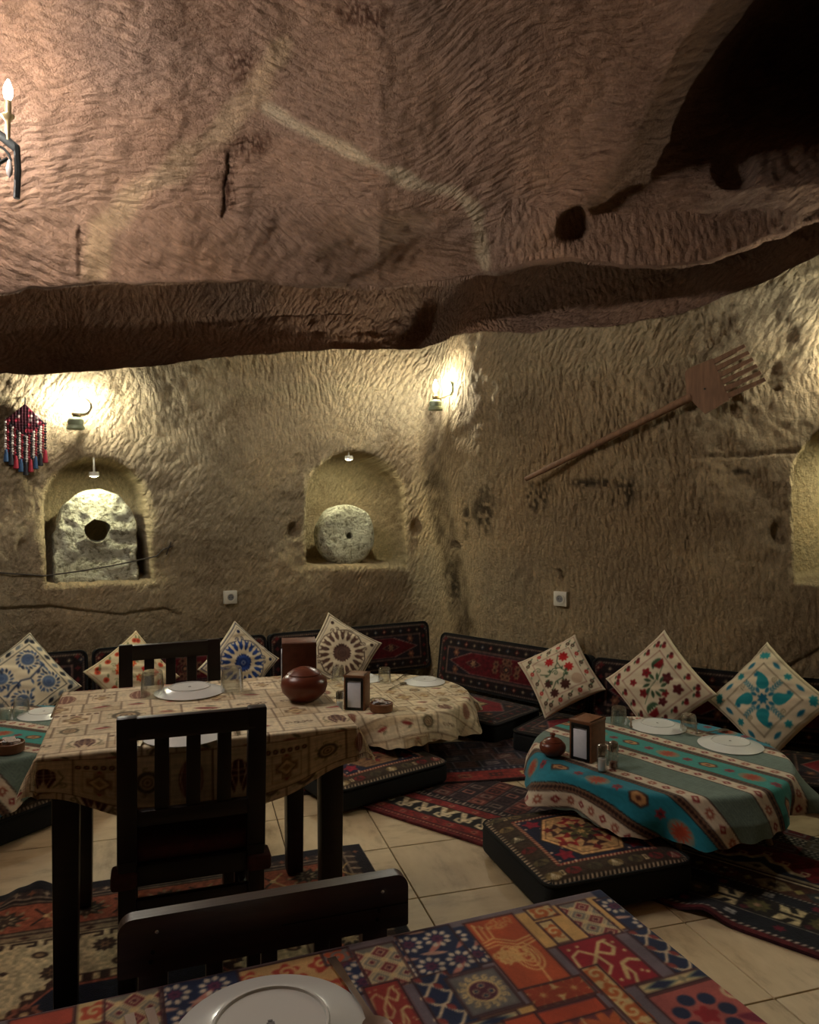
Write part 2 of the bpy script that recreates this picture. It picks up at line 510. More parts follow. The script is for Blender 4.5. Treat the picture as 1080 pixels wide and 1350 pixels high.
    def sample(s, X, Y):
        fx = np.clip((X - s.x0) / s.res, 0, s.nx - 1.001); fy = np.clip((Y - s.y0) / s.res, 0, s.ny - 1.001)
        i = fx.astype(int); j = fy.astype(int); a = (fx - i)[..., None]; b = (fy - j)[..., None]
        c = s.c
        r = c[j, i] * (1 - a) * (1 - b) + c[j, i + 1] * a * (1 - b) + c[j + 1, i] * (1 - a) * b + c[j + 1, i + 1] * a * b
        return lin(np.clip(r, 0, 255))

# ------------------------------------------------------------------ the cave: walls and ceiling
PLAN = [(-3.9, 3.9), (-3.1, 4.41), (-2.29, 4.84), (0.02, 6.06), (0.16, 6.05), (0.27, 5.75), (0.44, 5.38), (0.62, 5.17), (0.8, 5.0),
        (1.17, 4.70), (1.66, 4.39), (1.87, 4.28), (2.65, 3.95), (3.3, 3.4), (3.7, 2.4), (3.8, 0.6), (3.4, -1.6), (1.8, -2.9),
        (-1.2, -3.1), (-3.4, -2.2), (-4.3, -0.2), (-4.5, 2.0), (-4.3, 3.3)]

def plan_rho(th):
    """horizontal distance from the camera to the wall in direction th (0 = straight ahead, + = right)"""
    dx, dy = np.sin(th), np.cos(th)
    best = np.full(th.shape, 1e9)
    for k in range(len(PLAN)):
        (ax, ay), (bx, by) = PLAN[k - 1], PLAN[k]
        ex, ey = bx - ax, by - ay
        den = dx * ey - dy * ex
        den = np.where(np.abs(den) < 1e-9, 1e-9, den)
        t = (ax * ey - ay * ex) / den
        s = (ax * dy - ay * dx) / den
        ok = (t > 0) & (s >= -1e-6) & (s <= 1 + 1e-6)
        best = np.where(ok & (t < best), t, best)
    return best

th_in = np.arange(-0.56, 0.56, 0.0019)
th_l = np.linspace(-PI, -0.56, 110, endpoint=False); th_r = np.linspace(0.56, PI, 110)
TH = np.concatenate([th_l, th_in, th_r]); NC = len(TH)
_fine = np.linspace(-PI, PI, 4001); _r = plan_rho(_fine)
_k = np.exp(-0.5 * (np.arange(-25, 26) / 9.0) ** 2); _k /= _k.sum()
_r = np.convolve(np.concatenate([_r[-26:-1], _r, _r[1:26]]), _k, 'valid')
RW = np.interp(TH, _fine, _r)
u_of = np.where(np.abs(TH) < 1.2, U0 + F * np.tan(np.clip(TH, -1.2, 1.2)), np.sign(TH) * 4000)
YW = RW * np.cos(TH)
def gsm(r, sg):
    k = np.exp(-0.5 * (np.arange(-400, 401) / sg) ** 2); k /= k.sum()
    return np.interp(TH, _fine, np.convolve(np.concatenate([r[-401:-1], r, r[1:401]]), k, 'valid'))
RS1, RS2 = gsm(_r, 45.0), gsm(_r, 130.0)              # smoother plans for the lip and the vault

def iu(us, vs): return np.interp(u_of, us, vs)
# ledge height, lip position and lip overhang along the room
zl = iu([-900, -300, 0, 100, 200, 300, 400, 500, 575, 640, 700, 790, 900, 1000, 1080, 1300, 2500],
        [2.2, 2.2, 2.25, 2.30, 2.37, 2.47, 2.56, 2.65, 2.69, 2.62, 2.54, 2.53, 2.56, 2.66, 2.80, 2.9, 2.6])
over = iu([-1500, 0, 300, 500, 640, 790, 940, 1080, 1400, 3000], [0.5, 0.9, 1.0, 1.05, 0.85, 0.6, 0.42, 0.25, 0.2, 0.3])
vlip = iu([-300, 0, 100, 300, 400, 500, 600, 640, 720, 790, 850, 940, 1015, 1080, 1300], [392, 386, 374, 372, 375, 379, 368, 361, 346, 347, 350, 344, 320, 288, 250])
dl = (RS1 - over / np.maximum(np.cos(TH), 0.45))          # radial distance of the lip
inf = np.abs(TH) < 0.75
zlip = np.where(inf, CH + (HOR - vlip) / F * dl * np.cos(TH), 2.75)
_z = zlip.copy(); kk = np.ones(25) / 25
zlip = np.where(np.abs(TH) < 0.5, zlip, np.convolve(np.pad(_z, 12, mode='edge'), kk, 'valid'))

_jn = np.stack([TH * 14, 0 * TH, 0 * TH], 1)
zlip = zlip + 0.016 * vnoise(_jn, 7) + 0.010 * vnoise(_jn * 3.1, 8)
rows = []      # (radius, height, region 0 wall / 1 recess / 2 ceiling)
fr = np.concatenate([np.linspace(0, 0.15, 5, endpoint=False), np.linspace(0.15, 1.0, 205)])
for f in fr:
    lean = 0.05 * np.sin(PI * f) + 0.05 * np.clip((f - 0.8) / 0.2, 0, 1) ** 2
    rows.append((RW + 0.03 - lean * 0.6, f * zl, 0))
cs = np.cos(np.clip(TH, -1.1, 1.1))
zray = lambda e: CH + (zlip - CH) * (RW + e) / dl
ctrl = [(RW + 0.0, zl), (RW + 0.09, zl + 0.05), (RW + 0.24, zl + 0.17), (RW + 0.36, zl + 0.34), (RW + 0.34, np.maximum(zray(0.34) + 0.06, zl + 0.5)),
        ((RW * 0.45 + dl * 0.55), CH + (zlip - CH) * (RW * 0.45 + dl * 0.55) / dl + 0.07), (dl + 0.05, zlip + 0.02), (dl, zlip)]
nsub = [4, 8, 14, 16, 14, 14, 3]
for k in range(len(ctrl) - 1):
    for q in range(1, nsub[k] + 1):
        t = q / nsub[k]
        rows.append((ctrl[k][0] * (1 - t) + ctrl[k + 1][0] * t, ctrl[k][1] * (1 - t) + ctrl[k + 1][1] * t, 1))
# lip face, then the vault rising to its crown over the camera
vf = vlip - 95
rf = (RS2 - over / np.maximum(np.cos(TH), 0.45)) - 0.22; zf = np.where(inf, CH + (HOR - vf) / F * rf * np.cos(TH), zlip + 0.33)
zf = np.clip(zf, zlip + 0.2, zlip + 0.5)
for q in range(1, 31):
    t = q / 30
    rows.append((dl + (rf - dl) * t ** 1.15, zlip + (zf - zlip) * t ** 0.9, 2))
ZA = 4.15
for s in np.concatenate([np.linspace(0.006, 0.34, 120), np.linspace(0.36, 1.0, 30)]):
    rows.append((rf * (1 - s) + 0.001, zf + (ZA - zf) * (1 - (1 - s) ** 5.0), 2))
NR = len(rows)
RR = np.array([r[0] for r in rows]); ZZ = np.array([r[1] for r in rows]); REG = np.array([r[2] for r in rows])
PX = RR * np.sin(TH)[None]; PY = RR * np.cos(TH)[None]
REGV = np.repeat(REG[:, None], NC, 1)

# pixel position of every vertex (used to set features where they stand on the rock)
yy = np.where(PY > 0.3, PY, 0.3)
UU = np.where(PY > 0.3, U0 + F * PX / yy, -9999.0); VV = np.where(PY > 0.3, HOR - F * (ZZ - CH) / yy, -9999.0)

# second hollow of the vault behind a ridge (upper right)
ridge = np.array([(985, -60), (958, 0), (918, 60), (884, 125), (850, 195), (806, 255), (742, 310)], float)
ru = np.interp(VV, ridge[:, 1], ridge[:, 0])
hol = sstep(-5, 90, (UU - ru) * 0.85) * (REGV == 2) * sstep(250, 60, VV) * (PY > 0.8)
hol *= np.where(VV < -60, sstep(-400, -60, VV), 1)
sc = 1 + 0.40 * hol
PX = PX * sc; PY = PY * sc; ZZ = CH + (ZZ - CH) * sc
crest = np.exp(-((UU - ru + 26) / 34.0) ** 2) * (REGV == 2) * sstep(340, 260, VV)
sc = 1 - 0.035 * crest
PX = PX * sc; PY = PY * sc; ZZ = CH + (ZZ - CH) * sc

def normals():
    P = np.stack([PX, PY, ZZ], -1)
    du = np.gradient(P, axis=1); dv = np.gradient(P, axis=0)
    n = np.cross(du, dv); n /= np.linalg.norm(n, axis=-1, keepdims=True) + 1e-9
    to = np.stack([-PX, -PY, CH - ZZ], -1)
    return n * np.sign((n * to).sum(-1, keepdims=True) + 1e-9)     # pointing into the room
Nn = normals()
P3 = np.stack([PX, PY, ZZ], -1).reshape(-1, 3)
disp = (0.035 * vnoise(P3 * 1.3, 1) + 0.016 * vnoise(P3 * 4.1, 2) + 0.008 * vnoise(P3 * 11, 3) + 0.0045 * vnoise(P3 * 27, 4)).reshape(PX.shape)
fade = np.where(REGV == 0, 1.0, 1.1)
disp = disp * fade
# broad scooped facets left by the pick on the ceiling
sa = vnoise(np.stack([P3[:, 0] * 1.6, P3[:, 1] * 3.2, P3[:, 2] * 3.2], 1), 9).reshape(PX.shape)
disp += np.where(REGV == 2, 0.02 * np.abs(sa), 0)

def polysd(pts, X, Y):
    P = np.asarray(pts, float); d = np.full(X.shape, 1e9); ins = np.zeros(X.shape, bool)
    for k in range(len(P)):
        (ax, ay), (bx, by) = P[k - 1], P[k]; ex, ey = bx - ax, by - ay
        t = np.clip(((X - ax) * ex + (Y - ay) * ey) / (ex * ex + ey * ey), 0, 1)
        d = np.minimum(d, np.hypot(X - ax - t * ex, Y - ay - t * ey))
        if ay != by: ins ^= ((ay > Y) != (by > Y)) & (X < ex * (Y - ay) / ey + ax)
    return np.where(ins, -d, d)

def linesd(pts, X, Y):
    d = np.full(X.shape, 1e9)
    for (ax, ay), (bx, by) in zip(pts[:-1], pts[1:]):
        ex, ey = bx - ax, by - ay
        t = np.clip(((X - ax) * ex + (Y - ay) * ey) / (ex * ex + ey * ey), 0, 1)
        d = np.minimum(d, np.hypot(X - ax - t * ex, Y - ay - t * ey))
    return d

wall_m = (REGV == 0)
PITS = [(388, 700, 9, 11, .05), (550, 695, 9, 12, .05), (600, 720, 6, 7, .06), (30, 722, 8, 11, .04), (1028, 704, 13, 17, .045),
        (757, 297, 20, 26, .09), (970, 222, 28, 26, .08), (739, 753, 3.5, 3, .04), (741, 763, 3.5, 6, .04)]
for (a, b, ra, rb, dep) in PITS:
    q = np.hypot((UU - a) / ra, (VV - b) / rb)
    disp -= dep * sstep(1.25, 0.45, q)
CRACKS = [[(-60, 806), (0, 803), (66, 800), (110, 806), (160, 811), (215, 803), (240, 812)], [(938, 601), (985, 600), (1045, 595), (1085, 590)],
          [(1034, 884), (1062, 866), (1090, 848)], [(304, 205), (299, 245), (293, 288)], [(614, 640), (612, 690), (619, 720)], [(106, 300), (105, 362)]]
crk = np.full(UU.shape, 1e9)
for c in CRACKS: crk = np.minimum(crk, linesd(c, UU + 3 * vnoise(np.stack([UU.ravel() * .08, VV.ravel() * .08, 0 * UU.ravel()], 1), 5).reshape(UU.shape), VV))
disp -= 0.022 * sstep(3.0, 0.5, crk)

# arched niches
def arch(l0, l1, r0, r1, bot0, bot1, spring, top):
    pts = [(l0, bot0), (l1, spring)]
    cx, rx = (l1 + r1) / 2, (r1 - l1) / 2
    for k in range(1, 24):
        a = PI - PI * k / 24
        pts.append((cx + rx * math.cos(a), spring - (spring - top) * math.sin(a) ** 0.9))
    pts += [(r1, spring), (r0, bot1)]
    return pts
NICHES = [(arch(62, 58, 203, 194, 771, 765, 672, 604), 0.40), (arch(406, 406, 536, 531, 745, 747, 662, 596), 0.42), (arch(1050, 1046, 1196, 1192, 766, 768, 640, 560), 0.40)]
nsd = np.full(UU.shape, 1e9); npush = np.zeros(UU.shape)
for pts, dep in NICHES:
    sd = np.where(wall_m, polysd(pts, UU, VV), 1e9)
    jag = 1.0 * vnoise(np.stack([UU.ravel() * .2, VV.ravel() * .2, 0 * UU.ravel()], 1), 15).reshape(UU.shape)
    npush = np.maximum(npush, dep * sstep(1.0, -4.6, sd + jag)); nsd = np.minimum(nsd, sd)
disp = np.where(nsd < -1, disp * 0.35, disp)
disp -= 0.012 * sstep(7, 0, nsd) * (nsd > -1)                       # softened rim
PX = PX + Nn[..., 0] * disp; PY = PY + Nn[..., 1] * disp; ZZ = ZZ + Nn[..., 2] * disp
hx = Nn[..., 0] / (np.hypot(Nn[..., 0], Nn[..., 1]) + 1e-9); hy = Nn[..., 1] / (np.hypot(Nn[..., 0], Nn[..., 1]) + 1e-9)
# smooth horizontal normal for the push so that niche backs stay flat
ker = np.ones(61) / 61
def smo(a): return np.apply_along_axis(lambda r: np.convolve(np.pad(r, 30, mode='edge'), ker, 'valid'), 1, a)
bx_, by_ = smo(hx), smo(hy); bn = np.hypot(bx_, by_) + 1e-9
PX = PX - bx_ / bn * npush; PY = PY - by_ / bn * npush

# rock colours: beds, stains, soot marks, pale veins
Ccol = np.empty(UU.shape + (3,)); 
warmn = vnoise(P3 * 0.9, 21).reshape(UU.shape); redn = vnoise(P3 * 2.3, 22).reshape(UU.shape); finen = vnoise(P3 * 14, 23).reshape(UU.shape)
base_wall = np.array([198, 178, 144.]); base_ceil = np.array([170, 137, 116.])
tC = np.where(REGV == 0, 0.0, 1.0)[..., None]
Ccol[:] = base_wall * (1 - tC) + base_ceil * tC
Ccol += (redn * 9)[..., None] * np.array([1.0, 0.5, 0.1]) + (warmn * 8)[..., None]
def stain(mask, col, op=1.0):
    global Ccol
    a = np.clip(mask, 0, 1)[..., None] * op
    Ccol = Ccol * (1 - a) + np.array(col, float) * a
def blot(u, v, ru_, rv, seed, thr=0.0):
    q = np.hypot((UU - u) / ru_, (VV - v) / rv)
    n = vnoise(np.stack([UU.ravel() * .11, VV.ravel() * .05, 0 * UU.ravel() + seed], 1), seed).reshape(UU.shape)
    n2 = vnoise(np.stack([UU.ravel() * .35, VV.ravel() * .2, 0 * UU.ravel() + seed], 1), seed + 1).reshape(UU.shape)
    return sstep(1.0, 0.25, q + 0.35 * n) * sstep(thr - .3, thr + .35, n2 + n * .5 + 0.15)
# browner bed of rock in the right wall
stain(sstep(1, .2, np.hypot((UU - 830) / 330, (VV - 640) / 190)), (172, 138, 98), 0.4)
# soot and lichen on the walls
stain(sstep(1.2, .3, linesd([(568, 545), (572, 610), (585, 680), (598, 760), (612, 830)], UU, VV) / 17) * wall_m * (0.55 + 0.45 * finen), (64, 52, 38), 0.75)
for k, (a, b, c_, d_) in enumerate([(636, 672, 26, 40), (712, 655, 30, 26), (780, 637, 50, 10), (826, 650, 22, 30), (905, 722, 9, 24), (975, 622, 34, 6), (598, 770, 16, 40), (615, 690, 6, 40)]):
    stain(blot(a, b, c_, d_, 40 + 3 * k, -.05) * wall_m, (52, 44, 32), 0.7)
# rusty and dark weathering on the ceiling
for k, (a, b, c_, d_) in enumerate([(330, 195, 46, 26), (300, 250, 14, 46), (320, 90, 30, 50), (480, 20, 60, 30)]):
    stain(blot(a, b, c_, d_, 70 + 3 * k, 0.0) * (REGV == 2), (72, 46, 34), 0.75)
# pale veins
vn = 5 * vnoise(np.stack([UU.ravel() * .03, VV.ravel() * .03, 0 * UU.ravel()], 1), 33).reshape(UU.shape)
stain(sstep(9, 2, np.abs(linesd([(-60, 528), (130, 524), (330, 516), (560, 508), (720, 488), (860, 476), (1000, 468), (1120, 462)], UU, VV) + vn * .5)) * wall_m, (206, 188, 150), 0.55)
stain(sstep(13, 3, linesd([(352, 145), (400, 170), (470, 205), (540, 238), (600, 252), (628, 280), (640, 352)], UU, VV) + vn) * (REGV == 2), (214, 194, 164), 0.9)
stain(sstep(26, 6, linesd([(372, 60), (340, 120), (290, 175), (205, 240), (130, 300), (128, 360)], UU, VV) + 2 * vn) * (REGV == 2), (196, 168, 136), 0.75)
CLIN = lin(np.clip(Ccol, 0, 255))

# tool-mark directions: A leaning strokes, B upright strokes, C level strokes, D slanting strokes on the lip
dn = vnoise(P3 * 0.8, 51).reshape(UU.shape)
W = np.zeros(UU.shape + (4,))
right = sstep(560, 680, UU); lw = 1 - right
W[..., 0] = np.where(wall_m, lw * sstep(-.5, .3, dn + .25) + right * sstep(540, 470, VV) * .6, np.where(REGV == 1, 0.5, 0))
W[..., 1] = np.where(REGV == 2, sstep(255, 300, VV) * lw * 1.4, -0.5)
W[..., 2] = np.where(REGV == 0, -0.5, np.where(REGV == 2, 1 - sstep(230, 330, VV) * right, -0.5))
W[..., 3] = np.where(wall_m, 0.5 + 0.5 * sstep(740, 620, VV), 1.0) * np.where(nsd < 0, 0.4, 1.0)
arc = np.concatenate([np.zeros((1, NC)), np.cumsum(np.hypot(np.diff(RR, axis=0), np.diff(np.array([r[1] for r in rows]), axis=0)), axis=0)], 0)
plen = np.concatenate([[0], np.cumsum(np.hypot(np.diff(RW * np.sin(TH)), np.diff(RW * np.cos(TH))))])
r1 = int(np.argmax(REG == 1)); r2 = int(np.argmax(REG == 2))
arc = np.where(REGV == 2, arc - arc[r2][None] + 5.0, np.where(REGV == 1, arc - arc[r1][None] + 3.0, arc))
UVs = np.stack([np.where(REGV == 2, np.repeat(TH[None] * 3.7, NR, 0), np.repeat(plen[None], NR, 0)), arc], -1)

AllV = np.stack([PX, PY, ZZ], -1).reshape(-1, 3)
Qf = gridfaces(NC, NR)
frow = Qf[:, 0] // NC; fcol = Qf[:, 0] % NC
fth = TH[fcol]
regf = REG[np.minimum(frow + 1, NR - 1)]
th_corner = math.atan(0.035)
def shell(name, sel, label):
    q = Qf[sel]; ids, inv = np.unique(q.ravel(), return_inverse=True)
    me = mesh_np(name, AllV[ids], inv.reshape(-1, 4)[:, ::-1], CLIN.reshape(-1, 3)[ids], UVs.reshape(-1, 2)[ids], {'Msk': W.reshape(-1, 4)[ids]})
    return tag(obj(name, me, M['rock']), label, None, None, 'structure')
shell('wall_left', (regf == 0) & (fth < th_corner) & (fth > -1.3), 'carved tuff wall with two arched niches')
shell('wall_right', (regf == 0) & (fth >= th_corner) & (fth < 1.3), 'carved tuff wall with the wooden fork')
shell('wall_back', (regf == 0) & ((fth <= -1.3) | (fth >= 1.3)), 'carved tuff wall behind the dining tables')
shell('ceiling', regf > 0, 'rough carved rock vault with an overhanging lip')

sel = (np.abs(fth) < 0.58) & (regf == 0)
BV = BVHTree.FromPolygons(AllV.tolist(), Qf[sel].tolist())
def hit(u, v):
    d = Vector(((u - U0) / F, 1.0, -(v - HOR) / F)).normalized()
    p, n, i, dist = BV.ray_cast(Vector((0, 0, CH)), d)
    return p
def wallframe(u):
    """point on the undisturbed wall plan under column u: (x, y), tangent to the right, normal into the room"""
    t = math.atan((u - U0) / F); e = 0.03
    r = float(np.interp(t, TH, RW)); ra = float(np.interp(t - e, TH, RW)); rb = float(np.interp(t + e, TH, RW))
    a = Vector((ra * math.sin(t - e), ra * math.cos(t - e), 0)); b = Vector((rb * math.sin(t + e), rb * math.cos(t + e), 0))
    tan = (b - a).normalized(); nrm = Vector((tan.y, -tan.x, 0))
    return Vector((r * math.sin(t), r * math.cos(t), 0)), tan, nrm

# ------------------------------------------------------------------ floor of travertine tiles
bm = bmesh.new()
fp = [bm.verts.new((x, y, -0.008)) for x, y in ((-4.9, -3.5), (4.3, -3.5), (4.3, 6.9), (-4.9, 6.9))]
bm.faces.new(fp)
fb = [bm.verts.new((x, y, -0.15)) for x, y in ((-4.9, -3.5), (4.3, -3.5), (4.3, 6.9), (-4.9, 6.9))]
bm.faces.new(list(reversed(fb)))
for i in range(4): bm.faces.new((fp[i], fb[i], fb[(i + 1) % 4], fp[(i + 1) % 4]))
floor = tag(bm_obj('floor', bm, M['grout'], smooth=False), 'beige travertine tile floor', None, None, 'structure')
TS = 0.415; TA = math.radians(16.5)
e1 = Vector((math.cos(TA), math.sin(TA), 0)); e2 = Vector((-math.sin(TA), math.cos(TA), 0)); T0 = Vector((0.033, 2.77, 0))
bm = bmesh.new(); box(bm, (0, 0, -0.009), (TS - 0.005, TS - 0.005, 0.018), 0.0015, seg=1)
tile0 = None
for i in range(-9, 10):
    for j in range(-9, 9):
        c = T0 + e1 * ((i + .5) * TS) + e2 * ((j + .5) * TS)
        t = math.atan2(c.x, c.y)
        if c.y < 0.2 or abs(c.x) > 3.2 or math.hypot(c.x, c.y) > float(np.interp(t, TH, RW)) - 0.12: continue
        if c.y < 1.2 and abs(c.x) > 1.6: continue
        if tile0 is None:
            tile0 = bm_obj('floor_tile', bm, M['tile'], floor, smooth=False); o = tile0
        else:
            o = tile0.copy(); COL.objects.link(o); o.parent = floor
        o.location = c; o.rotation_euler = (0, 0, TA + (PI / 2) * random.randint(0, 3))

# ------------------------------------------------------------------ painted patterns
CREAM = (205, 190, 158); DRED = (96, 26, 28); RED = (150, 36, 34); NAVY = (24, 30, 52); BLK = (16, 14, 14)
BRN = (72, 46, 32); OLV = (92, 82, 52); ORG = (186, 92, 52); GRY = (128, 124, 112)

def cord(cv, x0, y0, x1, y1, w, step, c1, c2):
    """barber-striped edging between two points"""
    L = math.hypot(x1 - x0, y1 - y0); dx, dy = (x1 - x0) / L, (y1 - y0) / L; nx, ny = -dy, dx
    cv.line([(x0, y0), (x1, y1)], w, c1)
    for k in range(int(L / step)):
        s = k * step
        cv.poly([(x0 + dx * s - nx * w / 2, y0 + dy * s - ny * w / 2), (x0 + dx * (s + step * .45) - nx * w / 2, y0 + dy * (s + step * .45) - ny * w / 2),
                 (x0 + dx * (s + step * .85) + nx * w / 2, y0 + dy * (s + step * .85) + ny * w / 2), (x0 + dx * (s + step * .4) + nx * w / 2, y0 + dy * (s + step * .4) + ny * w / 2)], c2)

def cordframe(cv, x0, y0, x1, y1, w, step, c1, c2):
    cord(cv, x0, y0, x1, y0, w, step, c1, c2); cord(cv, x1, y0, x1, y1, w, step, c1, c2)
    cord(cv, x1, y1, x0, y1, w, step, c1, c2); cord(cv, x0, y1, x0, y0, w, step, c1, c2)

def palmette(cv, cx, cy, r, c1, c2):
    cv.disc(cx, cy, r, c1, r * .7)
    for k in range(-2, 3):
        cv.line([(cx - r * .1, cy + r * .55), (cx + k * r * .32, cy - r * .5)], r * .1, c2)

def paint_cushion(w, h, style):
    """carpet face of a floor cushion, 'hexagon' bright or 'dim' worn one"""
    cv = Canvas(-w / 2, -h / 2, w / 2, h / 2, 0.0035, (58, 44, 32))
    X, Y = w / 2, h / 2; b = 0.098
    cols = [(86, 76, 50), (112, 34, 34), (70, 62, 44), (120, 100, 64)]
    rng = random.Random(5)
    for side in range(4):
        L = w if side % 2 == 0 else h
        n = int(L / 0.085)
        for k in range(n):
            t = -L / 2 + (k + .5) * L / n; q = (h if side % 2 == 0 else w) / 2 - b * .52
            p = [(t, -q), (q, t), (t, q), (-q, t)][side]
            c = cols[(k + side) % 4]
            if (k % 2): cv.star(p[0], p[1], .036, 6, (40, 32, 26), .7)
            palmette(cv, p[0], p[1], .03, c, (44, 34, 26) if k % 3 else CREAM)
            if k % 4 == 1: cv.frame(p[0] - .052, p[1] - .014, p[0] - .036, p[1] + .014, .005, (190, 170, 130))
    cordframe(cv, -X + .010, -Y + .010, X - .010, Y - .010, 0.016, 0.018, (34, 26, 20), (176, 156, 128))
    cordframe(cv, -X + b, -Y + b, X - b, Y - b, 0.014, 0.016, (120, 40, 38), (190, 160, 120))
    cv.rect(-X + b + .008, -Y + b + .008, X - b - .008, Y - b - .008, (24, 28, 48))
    fx, fy = X - b - .02, Y - b - .02
    for sx in (-1, 1):
        for sy in (-1, 1):
            cv.star(sx * fx * .80, sy * fy * .80, .042, 5, (132, 24, 44), .55, .3)
            for k in range(5): cv.disc(sx * fx * .8 + .05 * math.cos(k * 1.26), sy * fy * .8 + .05 * math.sin(k * 1.26), .006, (190, 160, 140))
    hexa = lambda a, c: [(-a, 0), (-a * .5, -c), (a * .5, -c), (a, 0), (a * .5, c), (-a * .5, c)]
    base = (190, 150, 100) if style == 'hexagon' else (120, 88, 58)
    cv.poly(hexa(fx * .98, fy * .98), (60, 40, 28)); cv.poly(hexa(fx * .94, fy * .94), (214, 168, 112) if style == 'hexagon' else (130, 98, 66))
    for k in range(40):
        t = 2 * PI * k / 40
    cv.poly(hexa(fx * .86, fy * .86), (90, 58, 36)); cv.poly(hexa(fx * .84, fy * .84), base)
    for k in range(6):
        a = PI / 6 + k * PI / 3; rx, ry = fx * .5, fy * .5
        x, y = rx * math.cos(a), ry * math.sin(a)
        cv.star(x, y, .058, 5, (140, 30, 32) if k % 2 else (66, 34, 30), .5, a)
        cv.star(x, y, .03, 4, (190, 150, 100), .5, a); cv.star(x * 1.45, y * 1.45, .024, 4, (120, 32, 30), .5, a)
        cv.leaf(x * .55, y * .55, .07, .03, a + .5, (86, 88, 48)); cv.leaf(x * .55 + .01, y * .6, .06, .02, a - .6, (60, 30, 30))
    cv.star(0, 0, .045, 8, (88, 84, 50), .5); cv.star(0, 0, .022, 8, (200, 160, 100), .5)
    cv.noise(.18, (90, 90), 3)
    return cv

def paint_mat(w, h, seed, medal):
    """seat mattress / backrest carpet: dark red with medallion"""
    cv = Canvas(-w / 2, -h / 2, w / 2, h / 2, 0.0045, (28, 20, 20))
    X, Y = w / 2, h / 2; rng = random.Random(seed)
    cv.frame(-X, -Y, X, Y, .02, (22, 18, 18))
    cordframe(cv, -X + .022, -Y + .022, X - .022, Y - .022, .008, .016, (60, 44, 38), (130, 112, 96))
    n = max(4, int(w / .07))
    for k in range(n):
        x = -X + (k + .5) * w / n
        for sy in (-1, 1):
            cv.star(x, sy * (Y - .055), .022, 4, [(84, 30, 28), (60, 52, 44), (40, 46, 60)][k % 3], .5); cv.disc(x, sy * (Y - .055), .006, (150, 130, 104))
    m = max(3, int(h / .07))
    for k in range(m):
        y = -Y + (k + .5) * h / m
        for sx in (-1, 1): cv.star(sx * (X - .055), y, .02, 4, (88, 30, 30), .5)
    cv.frame(-X + .085, -Y + .085, X - .085, Y - .085, .008, (120, 92, 80))
    cv.rect(-X + .095, -Y + .095, X - .095, Y - .095, (30, 24, 30))
    fx, fy = X - .10, Y - .10
    for sx in (-1, 1):
        for sy in (-1, 1): cv.flower(sx * fx * .86, sy * fy * .75, .03, 6, (96, 60, 44), (150, 110, 80))
    hx_ = lambda a, c: [(-a, 0), (-a * .62, -c), (a * .62, -c), (a, 0), (a * .62, c), (-a * .62, c)]
    cv.poly(hx_(fx * .98, fy * .96), (120, 96, 88)); cv.poly(hx_(fx * .95, fy * .91), (112, 18, 28) if medal else (78, 16, 22))
    if medal:
        cv.rect(-fx * .5, -fy * .5, fx * .5, fy * .5, (176, 160, 112)); cv.frame(-fx * .5, -fy * .5, fx * .5, fy * .5, .012, (60, 36, 30))
        for k in range(46):
            cv.star(rng.uniform(-fx * .45, fx * .45), rng.uniform(-fy * .42, fy * .42), .013, 5, (52, 40, 30) if k % 3 else (120, 30, 30), .5)
        cv.rect(-fx * .26, -fy * .2, fx * .26, fy * .2, (60, 44, 30)); cv.star(0, 0, min(fy, fx) * .18, 4, (130, 110, 60), .5)
    else:
        for r, c in ((.8, (50, 34, 30)), (.7, (110, 76, 56)), (.62, (64, 20, 24)), (.42, (120, 92, 66)), (.34, (40, 26, 26)), (.16, (140, 104, 74))):
            cv.star(0, 0, fy * r, 8, c, .75, PI / 8)
        for k in range(8):
            a = k * PI / 4 + .3
            cv.flower(fy * 1.25 * math.cos(a) * (1.0 if abs(math.cos(a)) > .5 else .5), fy * .7 * math.sin(a), .028, 6, (104, 74, 54), (50, 24, 24))
        for sx in (-1, 1): cv.diamond(sx * fx * .55, 0, fx * .14, fy * .4, (96, 70, 60)); cv.diamond(sx * fx * .55, 0, fx * .11, fy * .32, (46, 18, 22)); cv.star(sx * fx * .55, 0, .03, 6, (130, 100, 74), .5)
    cv.noise(.2, (80, 80), seed)
    return cv

# ---- pillows (unit square -1..1)
def pil(bg=CREAM): 
    c = Canvas(-1.02, -1.02, 1.02, 1.02, 0.021, bg); return c

def vine(cv, x, y, a, col):
    for k in range(5):
        px, py = x + .07 * k * math.cos(a), y + .07 * k * math.sin(a)
        cv.leaf(px + .03 * math.cos(a + 1.2), py + .03 * math.sin(a + 1.2), .10, .032, a + .7, col); cv.leaf(px + .03 * math.cos(a - 1.2), py + .03 * math.sin(a - 1.2), .10, .032, a - .7, col)

